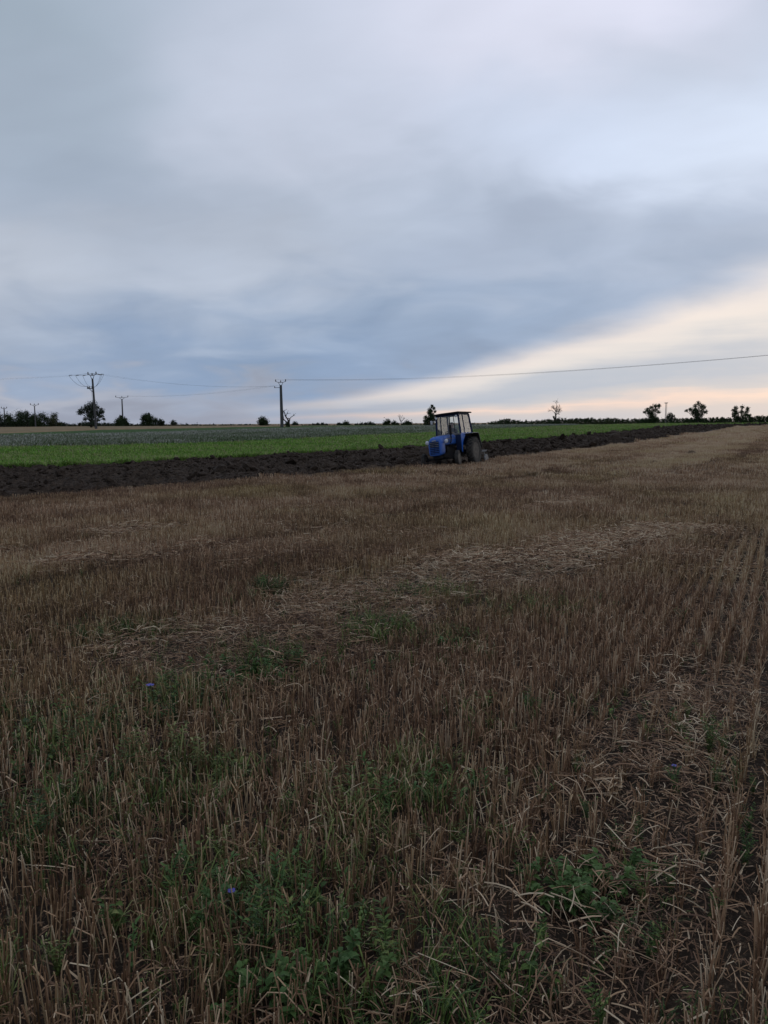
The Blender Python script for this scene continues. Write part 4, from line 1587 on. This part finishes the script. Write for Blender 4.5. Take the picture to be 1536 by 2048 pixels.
def tree(name, label, px, base_py, dist, lobes, seed, fol=0, cat='tree', group=None, dens=3.4, trunk_r=None, fork=0.4, leafpx=1.25):
    rg = np.random.default_rng(seed)
    k = dist / F
    g = spot(px, dist)
    root = empty(name, g)
    top = min(l[1] - l[2] for l in lobes)
    H = (base_py - top) * k
    dz = ray_pt(px, base_py, dist).z - g.z            # crown sits where it stands over the ground
    C = []
    for (lx, ly, lr) in lobes:
        p = ray_pt(lx, ly, dist) - g
        p.y += rg.normal(0, 1) * (lr * .9 + 2) * k
        C.append((p, lr * k * (1.3 if cat == 'bush' else 1.38)))
    tr_r = trunk_r or max(.09, H * .035)
    tk = MB()
    fk = Vector((0, 0, max(.3, H * fork * .6)))
    tk.tube([(0, 0, -.6), (rg.normal(0, .05), rg.normal(0, .05), fk.z * .5), fk], [tr_r * 1.25, tr_r, tr_r * .85], 7)
    for p, r_ in C:
        mid = fk.lerp(p, .5) + Vector(rg.normal(0, .06 * H, 3)) * .6 + Vector((0, 0, .03 * H))
        tk.tube([fk * rg.uniform(.7, 1.0), mid, p], [tr_r * .6, tr_r * .36, tr_r * .12], 5)
        for _ in range(4):
            q = p + Vector(rg.normal(0, 1, 3)).normalized() * r_ * rg.uniform(.7, 1.15)
            tk.tube([mid.lerp(p, rg.uniform(.3, .9)), q], [tr_r * .16, tr_r * .05], 4)
    tk.build('trunk', BARK, root)
    cr = MB()
    for (p, r_), l in zip(C, lobes):
        leaves(cr, p, r_, int(dens * 3.6 * l[2] ** 2 + 50), k * leafpx, rg)
    cr.build('crown', FOL[fol], root)
    tag(root, label, cat, group)
    return root


def bare_tree(name, label, px, dist, top_py, base_py, seed, spread=.5, lean=0.0, levels=5, group=None, rad=.035):
    rg = np.random.default_rng(seed)
    g = spot(px, dist)
    root = empty(name, g)
    H = (base_py - top_py) * dist / F
    tk, bk = MB(), MB()

    def grow(mb, p, d, L, r, lev):
        pts, rr = [p], [r]
        for i in range(3):
            d = (d + Vector(rg.normal(0, .14, 3)) + Vector((0, 0, .04))).normalized()
            p = p + d * L / 3
            pts.append(p)
            rr.append(r * (1 - .09 * (i + 1)))
        mb.tube(pts, rr, 6 if lev > 2 else 4)
        if lev == 0:
            return
        for _ in range(rg.integers(2, 4)):
            a = Vector(rg.normal(0, 1, 3)).normalized()
            nd = (d + a * spread * rg.uniform(.7, 1.5)).normalized()
            grow(bk, pts[rg.integers(2, 4)], nd, L * rg.uniform(.6, .82), max(rr[-1] * .72, H * .0042), lev - 1)
    grow(tk, Vector((0, 0, -.4)), Vector((lean, 0, 1)).normalized(), H * .36, H * rad, levels)
    # scale the crown to the height
    mz = max(v[2] for v in bk.v)
    s_ = H / mz
    tk.v = [tuple(c * s_ for c in v) for v in tk.v]
    bk.v = [tuple(c * s_ for c in v) for v in bk.v]
    tk.build('trunk', BARK, root)
    bk.build('branches', BARK, root)
    tag(root, label, 'tree', group)
    return root


# -- trees along the far edge, left to right
G1 = 'trees of the clump at the left edge'
tree('leafy_tree', 'dark tree at the left end of the far clump, cut by the frame', 0, 855, 235, [(-2, 841, 6), (-10, 838, 9), (6, 847, 5), (-16, 845, 8)], 1, 1, group=G1)
tree('leafy_tree', 'small dark tree between the cut-off one and the tallest of the far clump', 18, 855, 240, [(18, 838, 4.5), (15, 844, 5), (21, 847, 5)], 2, 1, group=G1)
tree('leafy_tree', 'tallest rounded dark tree of the clump at the left, beside the thin pole', 34, 856, 232, [(33, 830, 7), (28, 836, 7), (40, 838, 8), (34, 846, 8), (25, 846, 5), (43, 847, 6)], 3, 0, group=G1)
tree('leafy_tree', 'pointed dark tree of the left clump, just left of the second thin pole', 56, 856, 238, [(55, 828, 4.5), (52, 836, 6), (59, 840, 7), (55, 847, 7)], 4, 1, group=G1)
tree('leafy_tree', 'wide dark tree of the left clump standing behind the second thin pole', 78, 856, 233, [(70, 836, 6), (78, 842, 8), (68, 846, 7), (84, 833, 6), (89, 841, 7), (78, 848, 7)], 5, 0, group=G1)
tree('leafy_tree', 'loose-crowned dark tree at the right end of the left clump', 106, 856, 236, [(106, 832, 5), (102, 841, 6), (112, 840, 5), (106, 848, 6), (116, 848, 3.5)], 6, 2, group=G1, dens=2.6)
tree('broad_tree', 'round spreading tree with gaps in its crown behind the leaning pole', 183, 854, 165,
     [(180, 812, 6), (187, 809, 5), (172, 817, 5), (165, 822, 5), (160, 825, 3.5), (191, 815, 5), (196, 815, 2), (200, 821, 4), (206, 825, 3.5), (203, 833, 3.5), (176, 826, 7),
      (185, 824, 7), (194, 828, 6), (184, 834, 5), (170, 838, 3), (207, 838, 2.3), (199, 840, 2.6), (181, 848, 4), (193, 848, 5)], 7, 1, dens=3.4, fork=.45)
tree('bush', 'dense pointed bush at the foot of the pole with the wide crossarm', 245, 852, 215, [(244, 833, 2), (245, 838, 4), (241, 842, 5), (250, 842, 5), (245, 847, 7), (253, 848, 4)], 8, 0, 'bush', dens=5)
tree('bush', 'large rounded bush right of the pole with the wide crossarm', 298, 851, 210, [(295, 833, 5), (287, 836, 5), (303, 836, 5), (310, 842, 5), (292, 842, 7), (301, 844, 7), (286, 846, 4), (298, 828, 1.6)], 9, 0, 'bush', dens=5)
tree('bush', 'small low bush at the right side of the large rounded bush', 322, 851, 212, [(323, 841, 3), (327, 845, 3), (319, 847, 3.5), (324, 848, 4)], 10, 1, 'bush', dens=5)
tree('bush', 'tiny grey bush alone on the skyline left of centre', 346, 851, 234, [(346, 844, 3.5), (343, 848, 3), (349, 848, 3)], 11, 1, 'bush')
tree('round_tree', 'small round dark tree left of the thick central pole', 525, 852, 205, [(525, 841, 5.5), (520, 845, 5), (530, 845, 5), (525, 848, 5)], 12, 0, dens=6)
bare_tree('dead_tree', 'dead bare tree with crooked branches right of the central pole', 577, 172, 817, 854, 23, .75, .12, 3, rad=.05)
tree('bush', 'little bush at the foot of the dead tree', 573, 853, 173, [(573, 848, 3.2), (577, 850, 3)], 13, 0, 'bush', dens=5)
tree('bush', 'small round bush right of the dead tree', 590, 853, 210, [(590, 848, 4.2), (587, 850, 3), (593, 850, 3)], 14, 1, 'bush', dens=5)
tree('bush', 'low flat bush on the skyline, first right of the dead tree group', 640, 853, 234, [(628, 850.5, 2.6), (636, 849.5, 3), (645, 849.5, 3), (653, 850.5, 2.6)], 15, 1, 'bush', dens=6)
tree('bush', 'small low bush touching the left of the round skyline bush', 678, 853, 234, [(677, 849, 3), (681, 850, 3)], 16, 1, 'bush', dens=6)
tree('bush', 'round dark bush on the skyline between two long low bushes', 691, 853, 233, [(691, 847.5, 4.5), (696, 849, 3.5), (687, 849.5, 3)], 17, 0, 'bush', dens=6)
tree('bush', 'long low bush on the skyline left of the bare sapling', 732, 853, 235, [(713, 850, 2.6), (722, 849, 3), (731, 849, 3), (740, 848, 3.5), (747, 849.5, 3)], 18, 1, 'bush', dens=6)
tree('bush', 'humped dark bush just left of the bare sapling', 780, 853, 225, [(776, 845, 5), (770, 848, 4), (788, 847, 4), (795, 849, 3)], 19, 0, 'bush', dens=6)
bare_tree('bare_sapling', 'thin bare sapling among bushes left of the tractor', 803, 226, 830, 853, 31, .35, 0, 4, rad=.035)
tree('bush', 'rounded dark bush just right of the bare sapling', 815, 853, 224, [(815, 846.5, 5), (821, 849, 3.5), (808, 849.5, 3.5)], 20, 0, 'bush', dens=6)
tree('upright_tree', 'dark ragged upright tree behind the left of the tractor cab', 861, 854, 190,
     [(864, 813, 2.6), (861, 820, 3.2), (868, 817, 2), (870, 823, 1.8), (859, 826, 4), (863, 832, 5), (851, 835, 2.8), (866, 838, 5), (858, 839, 5), (851, 842, 3), (862, 846, 6), (853, 848, 4)], 21, 0, dens=5)
bare_tree('bare_tree', 'bare twiggy tree with fan-shaped crown right of the tractor', 1114, 200, 800, 852, 47, .95, 0, 6, rad=.06)
tree('bush', 'dark bush at the foot of the bare fan-shaped tree', 1106, 852, 198, [(1102, 848, 4), (1109, 846, 4), (1114, 848, 4)], 22, 0, 'bush', dens=5)
tree('bush', 'rounded bush in the green field, nearest to the bare fan-shaped tree', 1144, 852, 205, [(1141, 846, 4.5), (1148, 846, 4.5), (1144, 849, 5)], 24, 2, 'bush', dens=5)
tree('bush', 'flat small bush between two rounded bushes right of the bare tree', 1163, 852, 210, [(1160, 848, 3), (1166, 848.5, 3)], 25, 2, 'bush', dens=5)
tree('bush', 'low bush left of the last bush before the windswept tree', 1193, 851, 212, [(1190, 847, 4), (1197, 847.5, 3.5)], 26, 2, 'bush', dens=5)
tree('bush', 'last low bush before the windswept tree', 1219, 851, 214, [(1215, 847, 4), (1223, 847, 4)], 27, 2, 'bush', dens=5)
tree('broad_tree', 'windswept dark tree left of the lattice mast', 1304, 850, 205,
     [(1309, 812, 3), (1318, 812, 3), (1302, 815, 3), (1293, 820, 3.4), (1290, 824, 2.4), (1312, 820, 4), (1300, 826, 5), (1316, 824, 2.6), (1306, 832, 6), (1304, 840, 6), (1292, 843, 5), (1298, 846, 6), (1287, 846, 4),
      (1312, 838, 3)], 28, 0, dens=3.8)
tree('round_tree', 'small round tree just right of the lattice mast', 1340, 848, 234, [(1340, 830, 3.6), (1336, 834, 3.2), (1345, 834, 3.2), (1340, 838, 4)], 29, 1)
tree('broad_tree', 'spreading dark tree with ragged top, second from the right edge', 1395, 848, 205,
     [(1400, 806, 3), (1392, 811, 3), (1400, 813, 4), (1408, 815, 2.8), (1380, 819, 3), (1376, 821, 2.2), (1387, 820, 3), (1395, 822, 6), (1405, 823, 4), (1414, 824, 2.8), (1385, 827, 2.6), (1395, 830, 5),
      (1396, 837, 5), (1388, 842, 4), (1402, 842, 4), (1404, 831, 3)], 30, 0, dens=3.8)
tree('broad_tree', 'dark tree with finger-like limbs, nearest to the right edge', 1480, 848, 205,
     [(1474, 816, 3), (1470, 821, 3.4), (1485, 815, 2.8), (1497, 817, 2.8), (1493, 822, 2.8), (1464, 830, 3.4), (1476, 826, 4), (1484, 824, 3.4), (1482, 832, 5), (1470, 835, 4), (1493, 830, 3), (1500, 831, 2.4),
      (1480, 838, 4)], 32, 0, dens=3.8)


def tree_line(name, prof, dist, bottom, seed, label, fol):
    """a wood so far off that it reads as one mass"""
    rg = np.random.default_rng(seed)
    k = dist / F
    mb = MB()
    a = np.array(prof, float)
    px = a[0, 0]
    while px < a[-1, 0]:
        tp = np.interp(px, a[:, 0], a[:, 1]) - 1.5 + rg.normal(0, .8)
        r_ = rg.uniform(2.2, 3.8)
        py = tp + r_
        while py < bottom:
            leaves(mb, ray_pt(px + rg.normal(0, 1), py, dist + rg.uniform(0, 12)), r_ * k, 40, k * 1.3, rg)
            py += r_ * 1.1
        px += rg.uniform(1.4, 3)
    o = mb.build(name, FOL[fol])
    tag(o, label, 'woods', kind='stuff')


tree_line('far_woods', [(978, 845), (1000, 842), (1008, 839), (1020, 839), (1030, 842), (1060, 843), (1090, 841), (1120, 839), (1150, 839), (1180, 837), (1200, 839), (1230, 837), (1250, 840), (1280, 838),
                        (1320, 839), (1360, 838), (1400, 837), (1440, 836), (1480, 838), (1500, 834), (1536, 833), (1640, 833)], 520, 850, 5,
          'dark line of distant woods along the horizon at the right', 0)
tree_line('far_hedge', [(-160, 848), (-60, 847), (118, 846), (150, 849), (166, 845), (200, 847), (240, 848), (280, 849), (345, 850), (420, 850), (500, 851)], 600, 856, 6,
          'faint bluish line of distant hedges at the left horizon', 1)
tree_line('far_hedge', [(500, 851), (560, 850.5), (610, 850.5), (660, 851), (700, 850.5), (760, 850.5), (830, 850), (985, 849)], 560, 854, 8,
          'thin dark line of distant hedges along the middle of the horizon', 1)

# ------------------------------------------------------------------ power line
CONC = mat('weathered_concrete', (0.085, 0.083, 0.083), (0.055, 0.054, 0.055), 3.0, 0.9, bump=0.1)
IRON = mat('galvanised_iron', (0.07, 0.072, 0.078), (0.045, 0.045, 0.05), 6.0, 0.6)
PORC = mat('brown_porcelain', (0.05, 0.035, 0.03), None, 9.0, 0.3)
WIRE = mat('weathered_wire', (0.10, 0.10, 0.105), (0.07, 0.07, 0.075), 2.0, 0.7)


def pole(name, label, px, dist, shaft_py, arm_half, rise, rad, lean=0.0, group='poles of the power line', rz=0.0):
    g = spot(px, dist)
    H = ray_pt(px, shaft_py, dist).z - g.z
    root = empty(name, g, (0, R(lean), rz))
    MB().tube([(0, 0, -.5), (0, 0, H * .5), (0, 0, H)], [rad * 1.25, rad * 1.05, rad * .85], 12).build('shaft', CONC, root, True)
    a, z1 = arm_half, H + rise
    arm = MB()
    for s_ in (-1, 1):
        arm.tube([(s_ * rad * .6, 0, H - .1), (s_ * a * .45, 0, H + rise * .72), (s_ * a, 0, z1)], .055, 5)
    arm.tube([(-a * .47, 0, H + rise * .72), (a * .47, 0, H + rise * .72)], .06, 5)
    cross = arm.build('crossarm', IRON, root)
    tips = []
    for t_ in (-a, 0, a):
        z0 = z1 if t_ else H + rise * .72
        MB().lathe([(.05, -.05), (.12, .05), (.07, .12), (.13, .2), (.07, .28), (.11, .36), (.05, .44), (0, .46)], (t_, 0, z0), 'Z', 10).build('insulator', PORC, cross)
        tips.append((t_, 0, z0 + .42))
    bpy.context.view_layer.update()
    M = root.matrix_world.copy()
    tag(root, label, 'power pole', group)
    return root, [M @ Vector(t) for t in tips], H


pc, tc_, Hc = pole('power_pole', 'thick dark power pole standing alone left of centre beside the dead tree', 564, 165, 770, 1.05, .75, .30, -.6)
arm = MB()
arm.box((-.75, 0, Hc - .55), (1.3, .1, .1))
la = arm.build('side_arm', IRON, pc)
MB().lathe([(.05, 0), (.1, .08), (.05, .16), (.09, .24), (0, .3)], (-1.3, 0, Hc - .5), 'Z', 8).build('insulator', PORC, la)
pb, tb_, Hb = pole('power_pole', 'slim power pole with a wide winged crossarm above the pointed bush', 246, 225, 798, 1.75, .55, .20)
p70, t70, H70 = pole('power_pole', 'thin distant pole with flat crossarm above the clump of trees at left', 71, 226, 812, 1.15, .35, .16)
p9, t9, H9 = pole('power_pole', 'small distant pole nearest to the left edge', 10, 236, 818, .8, .25, .17)
p1, t1, H1 = pole('power_pole', 'tall leaning pole with hanging jumper wires in front of the spreading tree', 192, 140, 757, .72, .75, .19, -1.6)
# switch gear on the leaning pole
sg = MB()
sg.box((-.55, 0, H1 - 1.75), (.95, .5, .12)).box((-.85, 0, H1 - 1.6), (.16, .4, .2)).tube([(0, 0, H1 - 2.5), (-.7, 0, H1 - 1.8)], .05, 5)
sgo = sg.build('switch_platform', IRON, p1)
for k in range(3):
    MB().lathe([(.05, 0), (.1, .06), (.05, .14), (.1, .22), (.04, .3), (0, .36)], (-.95 + k * .35, (k - 1) * .12, H1 - 1.68), 'Z', 8).build('insulator', PORC, sgo)
MB().tube([(-.42, .1, H1 - 1.8), (-.3, .12, H1 * .5), (-.22, .12, 1.2)], .022, 4).build('switch_rod', IRON, p1)


def hang(a, b, sag, n=9):
    a, b = Vector(a), Vector(b)
    return [a.lerp(b, i / (n - 1)) - Vector((0, 0, sag * 4 * (i / (n - 1)) * (1 - i / (n - 1)))) for i in range(n)]


ends_l, ends_r = [], []
for k, (dl, dr_) in enumerate(((3.9, 2.4), (3.0, 1.75), (2.0, 1.2))):
    y_ = (k - 1) * .8
    for d_, arr, tgt in ((-dl, ends_l, (-.95 + k * .35, (k - 1) * .12, H1 - 1.3)), (dr_, ends_r, (.12, (k - 1) * .12, H1 - 1.55))):
        tip = ((k - 1) * .72 if abs(k - 1) else 0, 0, H1 + (.95 if k != 1 else .8))
        q = (d_, y_, H1 + .62)
        st = MB()
        st.tube(hang(tip, q, .05), .02, 4)
        s_o = st.build('strain_wire', WIRE, p1)
        dirv = (Vector(q) - Vector(tip)).normalized()
        ins = MB()
        for i in range(4):
            c = Vector(q) - dirv * (.12 + i * .14)
            ins.lathe([(.03, -.05), (.095, 0), (.03, .05)], c, 'X', 8)
        ins.build('insulator_string', PORC, s_o)
        MB().tube(hang(q, tgt, .75 if d_ < 0 else .5), .022, 4).build('jumper_wire', WIRE, p1)
        arr.append(p1.matrix_world @ Vector(q))


def wire(a, b, sag, label, group, rad=.022, n=24):
    mb = MB()
    mb.tube(hang(a, b, sag, n), rad, 4)
    tag(mb.build('power_cable', WIRE), label, 'cable', group)


MC = pc.matrix_world
low = MC @ Vector((-1.3, 0, Hc - .2))
for k in range(3):
    wire(ends_l[k], ends_l[k] + Vector((-95, 14 + k, .9)), 1.1, 'faint power cable running left out of frame from the leaning pole', 'cables left of the leaning pole', .004)
    wire(ends_r[k], low + Vector((k * .4, (k - 1) * .5, 0)), .9, 'faint sagging power cable between the leaning pole and the central pole', 'cables from leaning to central pole', .0045)
    wire(tb_[k], low + Vector((k * .4, (k - 1) * .5, .12)), .9, 'faint power cable rising from the winged-crossarm pole to the central pole', 'cables from winged pole to central pole', .006)
    wire(tc_[k], Vector((71 + k * .6, 80 - k * 1.1, 11.4)), 1.75, 'power cable running right from the central pole out over the tractor', 'cables right of the central pole', .010, 40)

# lattice mast on the horizon
g = spot(1331, 238)
mast = empty('lattice_mast', g)
tag(mast, 'slim lattice mast with a small top platform between two trees at right', 'mast')
Hm = ray_pt(1331, 806, 238).z - g.z
ml = MB()
L3 = [Vector((.22 * math.cos(a), .22 * math.sin(a), 0)) for a in (0, 2.094, 4.189)]
for v in L3:
    MB().tube([v * 1.3 - Vector((0, 0, .5)), v + Vector((0, 0, Hm))], .035, 4).build('leg', IRON, mast)
n_ = 14
for i in range(n_):
    for k in range(3):
        ml.tube([L3[k] + Vector((0, 0, Hm * i / n_)), L3[(k + 1) % 3] + Vector((0, 0, Hm * (i + 1) / n_))], .02, 3)
tag(ml.build('lattice', IRON, mast), kind='stuff')
mp_ = MB()
mp_.lathe([(.5, -.08), (.58, 0), (.5, .12), (0, .14)], (0, 0, Hm), 'Z', 10)
mp_.build('platform', IRON, mast)

# ------------------------------------------------------------------ blue flowers near the camera
PETAL = mat('blue_petal', (0.10, 0.085, 0.36), (0.07, 0.065, 0.27), 20.0, 0.6)
STEM = mat('flower_stem', (0.04, 0.09, 0.025), None, 20.0, 0.8)


def flower(px, py, label, h, seed, rad=.02):
    rg = np.random.default_rng(seed)
    hd = ground_at(px, py)
    # stand the stem so that its head, not its foot, is at that spot
    t = (CAM_H - h) / CAM_H
    x_, y_ = hd * t
    g = Vector((x_, y_, float(Z(x_, y_))))
    root = empty('blue_flower', g)
    sx = rg.normal(0, .02)
    MB().tube([(sx, .02, -.01), (sx * .3, .01, h * .5), (0, 0, h)], [.0022, .0018, .0014], 6).build('stem', STEM, root)
    lv = MB()
    for k in range(5):
        a = rg.uniform(0, 6.28)
        leaf(lv, rg, Vector((sx * .5, .01, h * (.15 + .13 * k))), Vector((math.cos(a), math.sin(a), .6)), .05, .005, .2)
    tag(lv.build('stem_leaves', LEAF, root), kind='stuff')
    cx = MB()
    cx.lathe([(.002, -.014), (.006, -.008), (.0055, 0), (.003, .003)], (0, 0, h), 'Z', 8)
    hd_ = cx.build('calyx', STEM, root)
    for k in range(12):
        a = k * 2 * math.pi / 12 + rg.normal(0, .08)
        d = Vector((math.cos(a), math.sin(a), .35)).normalized()
        s_ = Vector((-d.y, d.x, 0)).normalized()
        p0 = Vector((0, 0, h))
        L = rad * rg.uniform(.85, 1.15)
        m1, tip = p0 + d * L * .6, p0 + d * L
        b = MB()
        b.add([p0 - s_ * .001, p0 + s_ * .001, m1 + s_ * L * .2, tip + s_ * L * .26 - Vector((0, 0, .002)), tip + d * L * -.12, tip - s_ * L * .26 - Vector((0, 0, .002)), m1 - s_ * L * .2],
              [(0, 1, 2, 6), (6, 2, 3, 4), (6, 4, 5)])
        b.build('petal', PETAL, hd_)
    tag(root, label, 'flower', 'blue flowers in the stubble')


flower(301, 1372, 'blue wildflower farthest from the camera, left, above a weedy patch', .19, 1, .024)
flower(463, 1783, 'blue wildflower low among the leafy green weeds at lower left', .13, 2, .014)
flower(1348, 1532, 'small violet-blue wildflower in the strewn straw at right', .11, 3, .013)


# ------------------------------------------------------------------ the larger weeds, one by one
def big_weed(px, py, label, style, n, size, H, seed):
    rg = np.random.default_rng(seed)
    c = ground_at(px, py)
    root = empty('leafy_weed', (c[0], c[1], float(Z(*c))))
    st, lv = MB(), MB()
    for i in range(n):
        bx, by = rg.normal(0, size * .75), rg.normal(0, size * .5)
        h = H * rg.uniform(.4, .95)
        a0 = rg.uniform(0, 6.28)
        ln = Vector((math.cos(a0), math.sin(a0), 0)) * rg.uniform(.01, .07)
        b0 = Vector((bx, by, 0))
        st.tube([b0 - Vector((0, 0, .01)), b0 + ln * .4 + Vector((0, 0, h * .5)), b0 + ln + Vector((0, 0, h))], [.002, .0016, .0009], 4)
        for k in range(10):
            t = (k + 1.5) / 11
            p = b0 + ln * t * t + Vector((0, 0, h * t))
            for sg_ in (-1, 1):
                a = a0 + sg_ * rg.uniform(.5, 2.2)
                if style == 'broad':
                    l = rg.uniform(.025, .05) * (1.2 - .5 * t)
                    leaf(lv, rg, p, Vector((math.cos(a), math.sin(a), rg.uniform(0, .7))), l, l * .3, .25)
                else:
                    l = rg.uniform(.02, .04)
                    leaf(lv, rg, p, Vector((math.cos(a), math.sin(a), rg.uniform(.2, .9))), l, l * .15, .1)
    tag(st.build('stems', STEM, root), kind='stuff')
    tag(lv.build('leaves', WEEDM, root), kind='stuff')
    tag(root, label, 'weed', 'larger weeds in the stubble')


WEEDM = mat('weed_green', (0.036, 0.078, 0.016), (0.070, 0.120, 0.025), 9.0, 0.65)
big_weed(450, 1835, 'bright feathery green weed beside the blue flower at lower left', 'feather', 34, .22, .19, 61)
big_weed(850, 1600, 'dark feathery green weed clump in the middle of the near stubble', 'feather', 26, .20, .17, 62)
big_weed(490, 1350, 'low dark green weed mat left of centre beyond the near stubble', 'broad', 34, .34, .12, 63)
big_weed(921, 1298, 'small bright green weed alone among stalks at centre', 'broad', 14, .14, .12, 64)
big_weed(1195, 1790, 'dark green weed in the strewn straw at lower right', 'broad', 24, .17, .13, 65)
big_weed(590, 2005, 'broad-leaved weed at the bottom edge left of centre', 'broad', 18, .12, .15, 66)
